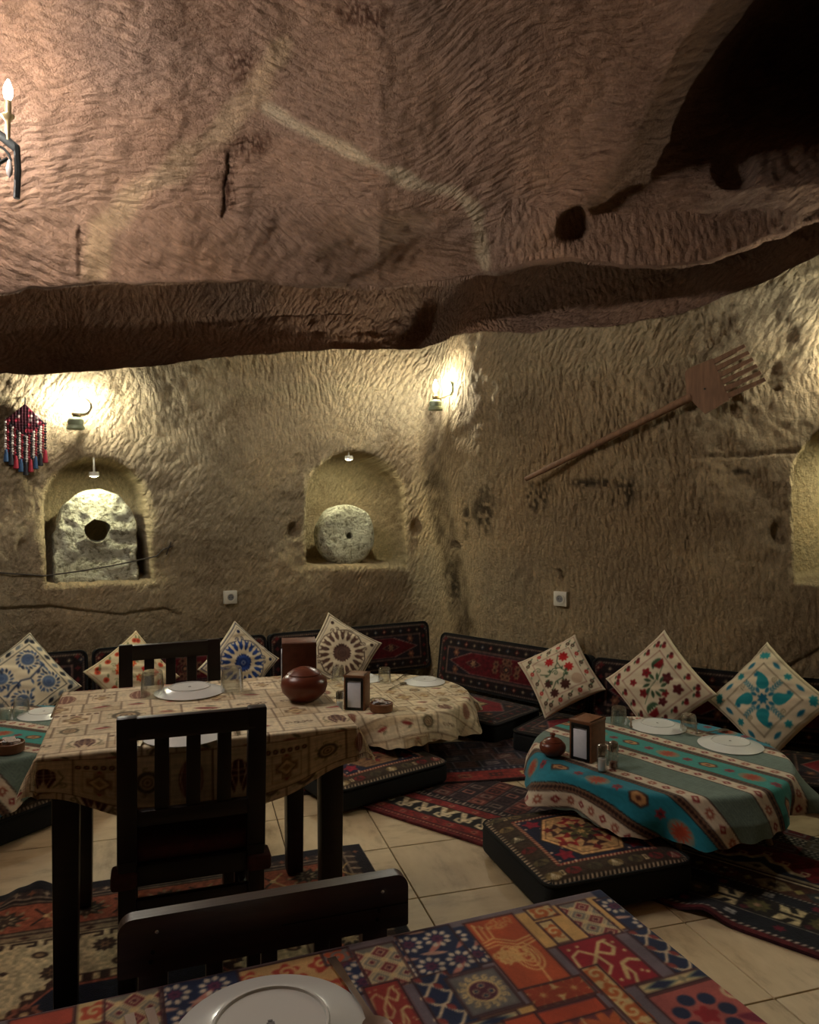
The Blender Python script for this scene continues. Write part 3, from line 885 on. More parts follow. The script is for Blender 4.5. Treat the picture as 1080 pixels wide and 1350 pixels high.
def paint_pillow(kind):
    cv = pil((212, 198, 168)); rng = random.Random(hash(kind) % 1000 if False else len(kind))
    if kind == 'teal':
        T = (34, 132, 138); T2 = (30, 104, 128); G = (120, 110, 84)
        cv.frame(-.95, -.95, .95, .95, .02, G); cv.frame(-.62, -.62, .62, .62, .022, (110, 96, 76))
        for s in range(4):
            for k in range(5):
                t = -.72 + k * .36; q = .79
                x, y = [(t, -q), (q, t), (t, q), (-q, t)][s]
                if k % 2 == 0: cv.flower(x, y, .095, 6, T)
                else: cv.leaf(x, y, .24, .1, (0 if s % 2 == 0 else PI / 2), T2)
        for s in range(4):
            a = PI / 4 + s * PI / 2
            x, y = .42 * math.cos(a), .42 * math.sin(a)
            pts = [(x + .02 * math.cos(a), y + .02 * math.sin(a))]
            for k in range(9):
                q = k / 8; r = .13 * (1 - q) ** .8 + .015
                cx = x + (-.06 + .30 * q) * math.cos(a) - .16 * q * q * math.sin(a); cy = y + (-.06 + .30 * q) * math.sin(a) + .16 * q * q * math.cos(a)
                cv.disc(cx, cy, r, T)
            cv.disc(x + .16 * math.cos(a) - .17 * math.sin(a), y + .16 * math.sin(a) + .17 * math.cos(a), .05, T2)
            b = s * PI / 2
            vine(cv, .28 * math.cos(b), .28 * math.sin(b), b, T2)
            cv.spiral(.52 * math.cos(b) - .12 * math.sin(b), .52 * math.sin(b) + .12 * math.cos(b), .07, 1.6, .018, G)
            cv.leaf(.22 * math.cos(a + .5), .22 * math.sin(a + .5), .16, .08, a + .5, T2); cv.leaf(.22 * math.cos(a - .5), .22 * math.sin(a - .5), .16, .08, a - .5, T2)
        cv.flower(0, 0, .13, 7, T2)
    elif kind in ('ruby', 'poppy'):
        R1 = (128, 30, 34) if kind == 'ruby' else (172, 34, 34); R2 = (84, 28, 30) if kind == 'ruby' else (70, 36, 30); G = (60, 84, 58)
        L = (140, 90, 80)
        cv.frame(-.93, -.93, .93, .93, .016, L); cv.frame(-.64, -.64, .64, .64, .018, L)
        for s in range(4):
            for k in range(5):
                t = -.66 + k * .33; q = .785
                x, y = [(t, -q), (q, t), (t, q), (-q, t)][s]
                if kind == 'ruby': cv.disc(x, y, .06, R1); cv.disc(x + .05, y + .05, .045, R2); cv.leaf(x - .07, y + .05, .12, .05, .6, G)
                else: cv.disc(x, y, .062, R1 if k % 2 else (60, 40, 30)); cv.disc(x, y, .022, CREAM); cv.leaf(x + .09, y + .06, .11, .04, .6, G); cv.leaf(x - .08, y - .08, .09, .03, 1.6, G)
        if kind == 'ruby':
            for (x, y, r, c) in ((-.36, .02, .12, R1), (.02, .38, .13, R1), (-.1, -.42, .12, R2), (.36, -.05, .15, R2), (.4, -.42, .14, R2), (.08, -.3, .10, R1), (-.42, .4, .1, R1)):
                cv.flower(x, y, r, 5, c, None, .5); cv.disc(x, y, r * .2, (90, 40, 40))
            for sx, sy in ((.42, .42), (-.45, -.45)):
                for k in range(-2, 3): cv.leaf(sx * .9 + .06 * k, sy * .9 + .05, .2, .07, 1.57 + .3 * k, G)
                cv.poly([(sx - .16, sy), (sx + .16, sy), (sx + .08, sy - .16), (sx - .08, sy - .16)], R1)
            for k in range(10): cv.leaf(.32 * math.cos(k * .63) * .7, .32 * math.sin(k * .63) * .7, .2, .08, k * .63 + .4, G)
            cv.line([(-.5, -.2), (-.1, .05), (.2, .1), (.5, .3)], .016, G)
        else:
            for (x, y, r, c) in ((.35, .42, .17, R1), (-.12, .44, .15, R1), (.36, 0.02, .16, R1), (-.45, -.18, .14, R2), (.02, -.42, .17, R2), (-.40, -.52, .15, R2)):
                cv.flower(x, y, r, 8, c, None, .2, .16)
            cv.disc(.42, -.42, .17, (192, 164, 136))
            P = [(-.55, .2), (-.3, .05), (-.1, .18), (.12, .12), (.2, -.1), (.05, -.2), (-.2, -.22), (-.4, -.4)]
            cv.line(P, .028, G); cv.line([(.12, .12), (.1, .35), (.22, .55)], .026, G); cv.line([(.1, .3), (-.02, .22)], .024, G)
            for k in range(14):
                a = k * 1.9; cv.leaf(-.1 + .34 * math.cos(a), -.05 + .22 * math.sin(a), .13, .045, a, G)
            cv.spiral(-.1, .02, .09, 1.4, .022, G); cv.spiral(.18, -.14, .08, 1.4, .022, G, 1.0); cv.spiral(-.55, .35, .09, 1.3, .02, G)
    elif kind in ('navy_sun', 'brown_sun'):
        A = (34, 62, 128) if kind == 'navy_sun' else (86, 62, 52); B = (26, 32, 70) if kind == 'navy_sun' else (60, 42, 38)
        Lc = (70, 66, 80)
        cv.frame(-.95, -.95, .95, .95, .03, B); cv.frame(-.86, -.86, .86, .86, .014, Lc)
        for sx in (-1, 1):
            for sy in (-1, 1):
                cv.disc(sx * .74, sy * .74, .06, B); cv.spiral(sx * .62, sy * .5, .07, 1.2, .022, B); cv.spiral(sx * .5, sy * .62, .07, 1.2, .022, B, 1)
                cv.line([(sx * .62, sy * .42), (sx * .78, sy * .2), (sx * .80, 0)], .028, B); cv.line([(sx * .42, sy * .62), (sx * .2, sy * .78), (0, sy * .8)], .028, B)
        for k in range(18):
            a = 2 * PI * k / 18 + .1
            cv.leaf(.56 * math.cos(a), .56 * math.sin(a), .30, .13, a, A)
            cv.leaf(.68 * math.cos(a + .07), .68 * math.sin(a + .07), .18, .05, a + .25, A); cv.leaf(.68 * math.cos(a - .07), .68 * math.sin(a - .07), .18, .05, a - .25, A)
            if k % 2: cv.disc(.46 * math.cos(a), .46 * math.sin(a), .03, B)
        cv.flower(0, 0, .30, 22, (90, 48, 46) if kind == 'brown_sun' else A, None, 0, .1)
        cv.disc(0, 0, .255, A); 
        for k in range(16): cv.disc(.255 * math.cos(k * PI / 8), .255 * math.sin(k * PI / 8), .028, B)
        cv.ring(0, 0, .12, .018, B); cv.ring(0, 0, .06, .014, CREAM if kind == 'navy_sun' else B); cv.disc(0, 0, .02, B)
    elif kind == 'slate':
        A = (74, 92, 124); B = (44, 54, 80); D = (30, 34, 44)
        cv.frame(-.96, -.96, .96, .96, .02, D); cv.frame(-.74, -.74, .74, .74, .02, D)
        for s in range(4):
            for k in range(6):
                t = -.75 + k * .3; q = .85
                x, y = [(t, -q), (q, t), (t, q), (-q, t)][s]
                cv.leaf(x, y, .2, .11, (0.3 if s % 2 == 0 else PI / 2 + .3), D if k % 2 else (110, 116, 120)); cv.ring(x + .1, y, .04, .016, (120, 124, 124))
        for (x, y) in ((.4, .4), (.4, -.4), (-.4, .4), (-.4, -.4)):
            for k in range(16):
                a = k * PI / 8
                cv.leaf(x + .25 * math.cos(a), y + .25 * math.sin(a), .13, .06, a + .6, B if k % 2 else A)
            cv.disc(x, y, .17, (96, 110, 132)); cv.disc(x, y, .13, A); cv.ring(x, y, .085, .016, (110, 124, 146))
        for k in range(26):
            cv.leaf(rng.uniform(-.65, .65), rng.uniform(-.15, .15) if k % 2 else rng.uniform(-.65, .65), .16, .06, rng.uniform(0, 6), A if k % 3 else B)
        cv.line([(-.6, -.05), (-.1, .05), (.1, -.05), (.6, .05)], .04, B)
    else:   # coral
        R1 = (190, 74, 44); G = (116, 122, 86); cv.c[:] = (208, 192, 156)
        cv.frame(-.94, -.94, .94, .94, .016, (160, 120, 90))
        for s in range(4):
            for k in range(5):
                t = -.7 + k * .35; q = .78
                x, y = [(t, -q), (q, t), (t, q), (-q, t)][s]
                cv.disc(x, y, .085, R1); cv.disc(x, y, .04, (130, 40, 30)); cv.leaf(x + .12, y + .06, .16, .06, .9, G)
        for k in range(9):
            x, y = rng.uniform(-.5, .5), rng.uniform(-.5, .5); cv.flower(x, y, .13, 6, R1, (210, 150, 70)); cv.leaf(x + .15, y, .22, .09, rng.uniform(0, 6), G); cv.spiral(x - .1, y + .15, .08, 1.3, .02, G)
        cv.poly([(.1, -.55), (.55, -.5), (.5, -.1), (.2, -.05)], (196, 40, 34))
    return cv

# ---- cloth with turquoise stripes (x along the stripes, y across)
def paint_stripes(half):
    cv = Canvas(-half, -half, half, half, 0.0035, (112, 132, 122))
    rng = random.Random(3)
    TQ = (52, 140, 132); TB = (36, 122, 140); CR = (206, 192, 168); G1 = (64, 40, 34); G2 = (116, 84, 60)
    for p in range(-2, 3):
        y0 = p * 0.5
        for (a, b, c) in ((.07, .075, BLK), (.075, .10, G2), (.10, .106, G1), (.106, .165, CR), (.165, .170, G1)):
            for s in (-1, 1): cv.rect(-half, y0 + s * a, half, y0 + s * b, c)
        cv.rect(-half, y0 - .07, half, y0 + .07, TQ if p % 2 == 0 else TB)
        for s in (-1, 1):
            cv.rect(-half, y0 + s * .0865, half, y0 + s * .0895, G1)
            x = -half
            while x < half:
                cv.disc(x, y0 + s * .088, .0075, (40, 24, 22)); x += .018
            k = 0; x = -half + .02
            while x < half:
                if k % 2: cv.flower(x, y0 + s * .135, .020, 8, (150, 84, 66), CR)
                else: cv.diamond(x, y0 + s * .135, .019, .017, (128, 34, 36)); cv.diamond(x, y0 + s * .135, .008, .007, CR)
                x += .062; k += 1
        k = 0; x = -half + .03
        while x < half:
            m = k % 4
            if m == 0:
                cv.disc(x, y0, .055, (176, 120, 84), .040, 0, .55)
                for q in range(12): cv.leaf(x + .026 * math.cos(q * PI / 6), y0 + .026 * math.sin(q * PI / 6), .03, .010, q * PI / 6, (168, 70, 44))
                cv.flower(x, y0, .026, 10, (150, 62, 40))
            elif m == 2:
                cv.poly([(x - .045, y0), (x - .025, y0 - .026), (x + .025, y0 - .026), (x + .045, y0), (x + .025, y0 + .026), (x - .025, y0 + .026)], (64, 40, 30))
                cv.poly([(x - .034, y0), (x - .02, y0 - .018), (x + .02, y0 - .018), (x + .034, y0), (x + .02, y0 + .018), (x - .02, y0 + .018)], (176, 132, 84)); cv.diamond(x, y0, .014, .010, (90, 50, 40))
            else:
                cv.star(x, y0, .025, 6, (140, 44, 52), .6); cv.diamond(x, y0, .012, .008, (60, 50, 60))
            x += .095; k += 1
    y = -half
    ymask = np.abs(((cv.y + .25) % .5) - .25) > .171
    xs = (np.abs((cv.x * 1000) % 9 - 4.5) < 1.5)
    for j in np.where(ymask)[0]:
        cv.c[j] *= 0.90 if (j % 3 == 0) else 1.0
        cv.c[j][xs] *= 0.93
    cv.noise(.06, (60, 200), 4)
    return cv

# ---- beige patch-print cloth
def paint_beige(hx_, hy_, res, seed, front=False):
    cv = Canvas(-hx_, -hy_, hx_, hy_, res, (214, 198, 164))
    rng = random.Random(seed); LN = (96, 72, 52); RD = (138, 50, 46)
    def tulip(x, y, s):
        cv.poly([(x - s * .24, y + s * .1), (x - s * .22, y - s * .16), (x - s * .1, y - s * .28), (x, y - s * .31), (x + s * .1, y - s * .28), (x + s * .22, y - s * .16), (x + s * .24, y + s * .1),
                 (x + s * .1, y + s * .42), (x + s * .06, y + s * .3), (x, y + s * .12), (x - s * .06, y + s * .3), (x - s * .1, y + s * .42)], (78, 40, 32))
        for k in (-.12, 0, .12): cv.line([(x + k * s, y - s * .27), (x + k * 1.4 * s, y), (x + k * .5 * s, y + s * .34)], s * .022, (206, 180, 140))
        for yy_ in (-.1, .02): cv.line([(x - s * .22, y + s * yy_), (x, y + s * (yy_ + .04)), (x + s * .22, y + s * yy_)], s * .02, (206, 180, 140))
        for sx in (-1, 1):
            cv.line([(x + sx * s * .28, y - s * .22), (x + sx * s * .38, y), (x + sx * s * .3, y + s * .2), (x + sx * s * .2, y + s * .36)], s * .035, (122, 112, 80)); cv.spiral(x + sx * s * .36, y + s * .24, s * .1, 1.3, s * .03, (122, 112, 80))
    def dia(x, y, s):
        cv.rect(x - s * .15, y - s * .36, x + s * .15, y + s * .36, (150, 122, 86)); cv.rect(x - s * .34, y - s * .15, x + s * .34, y + s * .15, (150, 122, 86))
        cv.diamond(x, y, s * .32, s * .28, LN); cv.diamond(x, y, s * .28, s * .24, (204, 178, 130)); cv.diamond(x, y, s * .14, s * .12, (150, 120, 80))
        cv.poly([(x - s * .08, y - s * .36), (x + s * .08, y - s * .36), (x, y - s * .44)], RD); cv.poly([(x - s * .08, y + s * .36), (x + s * .08, y + s * .36), (x, y + s * .44)], RD)
        cv.frame(x - s * .44, y - s * .42, x + s * .44, y + s * .42, s * .02, (140, 112, 78))
    def eye(x, y, s):
        cv.disc(x, y, s * .3, (96, 84, 62)); cv.disc(x, y, s * .2, (190, 164, 124)); cv.ring(x, y, s * .12, s * .04, LN); cv.disc(x, y, s * .05, LN)
        for k in range(7): cv.spiral(x + s * .34 * math.cos(k * .9), y + s * .34 * math.sin(k * .9), s * .07, 1.1, s * .025, (122, 112, 80), k)
    def balloon(x, y, s):
        cv.disc(x, y, s * .24, (120, 76, 60), s * .40)
        for k in (-.14, -.05, .05, .14): cv.line([(x + k * s, y - s * .36), (x + k * 1.5 * s, y), (x + k * s, y + s * .36)], s * .022, (206, 176, 140))
    def fish(x, y, s):
        cv.leaf(x, y, s * .6, s * .16, rng.uniform(-.3, .3), RD); cv.leaf(x + s * .1, y - s * .14, s * .3, s * .1, .5, (112, 108, 80)); cv.line([(x - s * .3, y + s * .1), (x, y + s * .2), (x + s * .3, y + s * .06)], s * .025, LN)
    def script(x, y, s):
        for k in range(4): cv.spiral(x - s * .3 + k * s * .2, y, s * .1, 1.0, s * .035, LN, k * 1.3)
    def dots(x, y, s):
        for k in range(6): cv.disc(x - s * .42 + k * s * .168, y - s * .36, s * .062, (70, 48, 36)); cv.disc(x - s * .42 + k * s * .168, y - s * .36, s * .025, (190, 150, 100))
        dia(x, y + s * .06, s * .78)
    kinds = [tulip, dots, balloon, eye, fish, script, dia]
    S = 0.15
    y = -hy_; j = 0
    while y < hy_:
        hgt = S * (1.0 if j % 2 == 0 else .72)
        x = -hx_ - rng.uniform(0, .05); i = 0
        while x < hx_:
            wd = S * rng.choice((.62, .8, .95, 1.05))
            sh = rng.uniform(-10, 8)
            cv.rect(x, y, x + wd, y + hgt, (214 + sh, 198 + sh, 164 + sh))
            if rng.random() < .35: cv.rect(x, y + hgt * .55, x + wd, y + hgt, (200 + sh, 180 + sh, 144 + sh))
            cv.frame(x, y, x + wd, y + hgt, .0022, LN)
            k = kinds[(i + j * 3 + rng.randint(0, 2)) % len(kinds)] if hgt >= S * .9 else rng.choice([fish, script, eye, dia, fish])
            k(x + wd / 2, y + hgt / 2, min(wd, hgt) * .98)
            x += wd; i += 1
        y += hgt; j += 1
    if front:                                                    # the row of large motifs along the front hem
        y0 = hy_ - .178; x = -hx_ + .15; k = 0
        while x < hx_ - .12:
            wd = (.145, .135, .115, .12)[k % 4]; sh = (0, -8, 4, -4)[k % 4]
            cv.clip = (x, y0, x + wd, hy_)
            cv.rect(x, y0, x + wd, y0 + .15, (206 + sh, 188 + sh, 150 + sh)); cv.frame(x, y0, x + wd, y0 + .15, .0024, LN)
            (tulip, dots, eye, balloon)[k % 4](x + wd / 2, y0 + .078, (.13, .128, .105, .14)[k % 4])
            x += wd; k += 1
        cv.clip = None
    cv.noise(.10, (25, 320), seed); cv.noise(.06, (200, 40), seed + 1)
    return cv

# ---- patchwork cloth of the near table; x right along the far edge from the corner, y towards the camera
FG_Z = 0.765
FG_P = Vector((0.335, 1.335, 0)); FG_A = math.radians(21.2)
FG_X = Vector((math.cos(FG_A), math.sin(FG_A), 0)); FG_Y = Vector((math.sin(FG_A), -math.cos(FG_A), 0))
def fg(u, v):
    p = at(u, v, FG_Z); p.z = 0; d = p - FG_P
    return d.dot(FG_X), d.dot(FG_Y)

def paint_patchwork():
    cv = Canvas(-1.45, -.25, .25, 1.0, 0.0022, (112, 100, 108))
    OR = (186, 84, 46); RC = (150, 52, 44); RB = (146, 26, 40); NV = (26, 40, 72); GY = (112, 108, 104); CRM = (206, 180, 124); PK = (176, 92, 84); PU = (96, 52, 66); DK = (60, 30, 34)
    rng = random.Random(11)
    def lattice(x0, y0, x1, y1):
        cv.rect(x0, y0, x1, y1, (116, 112, 100)); s = .040
        j = 0; y = y0 + s * .5
        while y < y1:
            x = x0 + (s * .5 if j % 2 else 0)
            while x < x1 + s * .3:
                cv.diamond(x, y, s * .47, s * .47, (208, 186, 140)); cv.diamond(x, y, s * .36, s * .36, (120, 116, 104)) if (j % 2) else cv.diamond(x, y, s * .36, s * .36, (116, 40, 48))
                cv.diamond(x, y, s * .2, s * .2, (208, 186, 140)); cv.diamond(x, y, s * .13, s * .13, (96, 30, 44)); cv.disc(x + s * .5, y, .006, (206, 180, 130)); x += s
            y += s * .5; j += 1
    def navyfl(x0, y0, x1, y1):
        cv.rect(x0, y0, x1, y1, NV); w, h = x1 - x0, y1 - y0
        n = max(1, int(round(h / .058)))
        for j in range(n):
            for i in range(max(1, int(round(w / .06)))):
                x = x0 + w * (i + .5 + .25 * (j % 2)) / max(1, int(round(w / .06))) - .01; y = y0 + h * (j + .5) / n
                for k in range(9): cv.leaf(x +   .017 * math.cos(k * .7), y + .017 * math.sin(k * .7), .012, .009, k * .7, (206, 190, 166))
                cv.flower(x, y, .011, 7, (92, 40, 70), (60, 30, 60))
                cv.leaf(x + .036, y + .02, .05, .011, -.7, (186, 122, 108)); cv.leaf(x - .03, y - .028, .045, .009, .2, (190, 150, 130))
    def scale_(x0, y0, x1, y1):
        cv.rect(x0, y0, x1, y1, NV); s = .046; j = 0; y = y0 - s / 2
        while y < y1 + s:
            x = x0 + (s / 2 if j % 2 else 0)
            while x < x1 + s:
                if True:
                    cv.line([(x - s / 2, y), (x - s * .2, y + s * .42), (x, y + s * .5), (x + s * .2, y + s * .42), (x + s / 2, y)], .0045, (206, 184, 150)); cv.leaf(x - s * .3, y + s * .15, .018, .010, 1.0, (140, 56, 52))
                x += s
            y += s * .5; j += 1
    def sun(x0, y0, x1, y1):
        cv.rect(x0, y0, x1, y1, GY); x, y = (x0 + x1) / 2, (y0 + y1) / 2; r = min(x1 - x0, y1 - y0) * .3
        cv.disc(x, y, r, CRM); cv.disc(x, y, r * .82, (84, 40, 56))
        for k in range(15):
            a = k * .42 - .2; cv.spiral(x + r * 1.22 * math.cos(a), y + r * 1.22 * math.sin(a), r * .24, 1.0, r * .13, CRM, a)
        for a in (0.4, 1.7, 3.3, 4.8): cv.disc(x + r * .45 * math.cos(a), y + r * .45 * math.sin(a), r * .2, CRM); cv.disc(x + r * .45 * math.cos(a), y + r * .45 * math.sin(a), r * .13, NV)
        cv.frame(x0 + .004, y0 + .004, x1 - .004, y1 - .004, .003, (90, 84, 84))
    def callig(x0, y0, x1, y1, bg):
        cv.rect(x0, y0, x1, y1, bg); w, h = x1 - x0, y1 - y0; t = min(w, h) * .05
        q = lambda a, b: (x0 + a * w, y0 + b * h)
        cv.line([q(.06, .5), q(.1, .28), q(.26, .2), q(.44, .36), q(.5, .6), q(.36, .72), q(.2, .66)], t, CRM)
        cv.line([q(.16, .92), q(.3, .5), q(.5, .3), q(.66, .14), q(.78, .12)], t * 1.2, CRM); cv.line([q(.5, .3), q(.68, .42), q(.8, .3), q(.74, .16)], t * 1.3, CRM)
        cv.line([q(.55, .86), q(.68, .6), q(.82, .56), q(.95, .62)], t * 1.4, CRM); cv.line([q(.66, .62), q(.7, .82), q(.62, .95)], t * 1.1, CRM)
        for a, b in ((.86, .2), (.9, .4), (.3, .12), (.14, .14), (.84, .8), (.44, .86), (.9, .84)): cv.disc(*q(a, b), t * .6, CRM)
    def scroll(x0, y0, x1, y1, bg=CRM, fgc=(184, 96, 46)):
        cv.rect(x0, y0, x1, y1, bg); w, h = x1 - x0, y1 - y0; n = max(1, int(h / .04)); mcols = max(1, int(w / .045))
        for j in range(n):
            for i in range(mcols):
                x = x0 + w * (i + .5) / mcols; y = y0 + h * (j + .5) / n
                cv.flower(x, y, .021, 5, fgc, None, j + i); cv.spiral(x, y, .016, 1.2, .005, bg, j * 2.0); cv.disc(x + .02, y + .018, .007, fgc)
    def leaves(x0, y0, x1, y1, bg=(206, 164, 100), fgc=(158, 62, 36)):
        cv.rect(x0, y0, x1, y1, bg); w, h = x1 - x0, y1 - y0; n = max(1, int(round(w / .065)))
        for i in range(n):
            x, y = x0 + w * (i + .5) / n, (y0 + y1) / 2
            for k in range(8): cv.leaf(x + .021 * math.cos(k * PI / 4), y + .021 * math.sin(k * PI / 4), .036, .014, k * PI / 4, fgc)
            cv.rect(x + w / n / 2 - .004, y0, x + w / n / 2, y1, (216, 186, 130))
    def pink(x0, y0, x1, y1):
        cv.rect(x0, y0, x1, y1, PK); w, h = x1 - x0, y1 - y0
        for j in range(max(1, int(h / .11))):
            for i in range(max(1, int(w / .13))):
                x, y = x0 + .055 + i * .13, y0 + .06 + j * .11
                for k in range(7): cv.disc(x + .034 * math.cos(k * .9), y + .034 * math.sin(k * .9), .012, NV)
                cv.flower(x, y, .018, 5, (160, 34, 44)); cv.disc(x + .065, y - .025, .015, (206, 180, 140)); cv.disc(x + .065, y - .025, .009, PK)
                cv.leaf(x + .06, y + .03, .06, .02, .5, (120, 36, 60)); cv.spiral(x + .07, y + .04, .016, 1.3, .004, (150, 60, 80))
    def tugra(x0, y0, x1, y1):
        cv.rect(x0, y0, x1, y1, OR); w, h = x1 - x0, y1 - y0; Y_ = (222, 176, 110); t = .0032
        q = lambda a, b: (x0 + a * w, y0 + b * h)
        for k in range(3): cv.line([q(.12 + .1 * k, .30), q(.13 + .11 * k, .06 + .03 * k), q(.17 + .11 * k, .10 + .03 * k)], t, Y_)
        for k in range(3):
            cv.line([q(.08, .34 + .04 * k), q(.3, .30 + .05 * k), q(.62, .40 + .05 * k), q(.98, .36 + .04 * k)], t, Y_)
        for s_ in (1.0, .72, .45):
            cv.line([q(.66 + .22 * s_ * math.cos(a) - .05, .62 + .20 * s_ * math.sin(a)) for a in np.linspace(-1.2, 3.6, 16)], t, Y_)
        for k in range(16): cv.spiral(*q(.14 + .032 * k, .56 + .07 * math.sin(k * 1.9)), .012, 1.0, t, Y_, k * 1.1)
        for k in range(7): cv.line([q(.16 + .05 * k, .66), q(.2 + .05 * k, .50)], t, Y_)
        for k in range(9): cv.spiral(*q(.42 + .05 * k * .9, .12 + .05 * math.sin(k * 2.2)), .009, .9, t * .9, (200, 140, 84), k)
        cv.line([q(.62, .98), q(.66, .7), q(.7, .5)], t, Y_)
    def bluedia(x0, y0, x1, y1):
        cv.rect(x0, y0, x1, y1, (206, 186, 136)); n = max(1, int((x1 - x0) / .055)); w = x1 - x0; y = (y0 + y1) / 2; h = y1 - y0
        for i in range(n):
            x = x0 + w * (i + .5) / n; cv.diamond(x, y, w / n * .42, h * .44, (120, 130, 110)); cv.diamond(x, y, w / n * .3, h * .32, NV)
            cv.diamond(x + w / n / 2, y, w / n * .1, h * .3, (150, 140, 110))
    def R(tl, br):
        x0, y0 = fg(*tl); x1, y1 = fg(*br)
        return x0, y0, (.035 if br[0] > 870 and br[0] not in (874, 889) else x1), y1
    def edge(r): cv.frame(*r, .0035, DK)
    # a repeat of the print to the left of and below what the photograph shows clearly, then the patches in view
    for (x0, y0, f) in ((-1.4, -.2, lattice), (-1.1, -.2, pink), (-.8, -.2, scroll), (-.5, -.2, navyfl), (-.2, -.2, leaves), (-1.4, .45, scroll), (-1.1, .45, pink), (-.8, .45, leaves), (-.5, .45, navyfl), (-.2, .45, pink), (-1.4, .1, callig), (-1.1, .14, scroll), (-.8, .2, lattice), (-.5, .22, leaves)):
        r = (x0, y0, x0 + .3, y0 + .32); cv.clip = r
        f(*r, RC) if f is callig else f(*r)
        edge(r)
    cv.clip = None
    cv.rect(-1.4, -.2, .06, .016, (116, 104, 108)); cv.rect(-.02, -.2, .2, .9, NV)
    items = [(lattice, (463, 1253), (552, 1293)), (navyfl, (519, 1234), (637, 1276)), (scale_, (540, 1290), (640, 1352)), (tugra, (609, 1218), (757, 1288)),
             (scroll, (689, 1199), (739, 1206)), (navyfl, (781, 1186), (880, 1226)), (scale_, (824, 1228), (911, 1280)), (lattice, (732, 1194), (824, 1230)), (scroll, (706, 1216), (757, 1240)),
             (lambda *r: callig(*r, RB), (731, 1247), (874, 1289)), (lambda *r: callig(*r, RC), (476, 1302), (562, 1352)),
             (lambda *r: scroll(*r, (200, 160, 104), (170, 62, 44)), (300, 1283), (470, 1312)), (sun, (585, 1290), (693, 1324)), (leaves, (685, 1305), (789, 1309)),
             (scroll, (762, 1277), (889, 1368)), (bluedia, (837, 1299), (925, 1292)), (pink, (850, 1314), (1060, 1400)),
             (lambda *r: (cv.rect(*r, (184, 74, 44)), cv.rect(r[0], r[1], r[2], r[1] + .006, (110, 50, 60))), (703, 1334), (808, 1334)), (lambda *r: leaves(*r, (110, 52, 56), (190, 96, 50)), (722, 1352), (852, 1372)),
             (bluedia, (612, 1350), (690, 1342)), (lambda *r: cv.rect(*r, (184, 78, 46)), (660, 1346), (720, 1352)),
             (lambda *r: cv.rect(*r, (176, 72, 50)), (10, 1345), (99, 1350)), (lambda *r: scroll(*r, (206, 180, 124), (184, 80, 52)), (99, 1322), (152, 1346)), (lattice, (136, 1316), (217, 1352)), (navyfl, (212, 1299), (330, 1340)),
             (lambda *r: scroll(*r, (112, 108, 104), (186, 84, 46)), (421, 1256), (468, 1266))]
    for f, tl, br in items:
        r = R(tl, br); cv.clip = (min(r[0], r[2]), min(r[1], r[3]), max(r[0], r[2]), max(r[1], r[3]))
        f(*r); edge(r)
    cv.clip = None
    cv.rect(-1.4, -.012, .05, -.002, (120, 100, 108))
    cv.noise(.08, (40, 40), 8); cv.noise(.05, (400, 400), 9)
    return cv

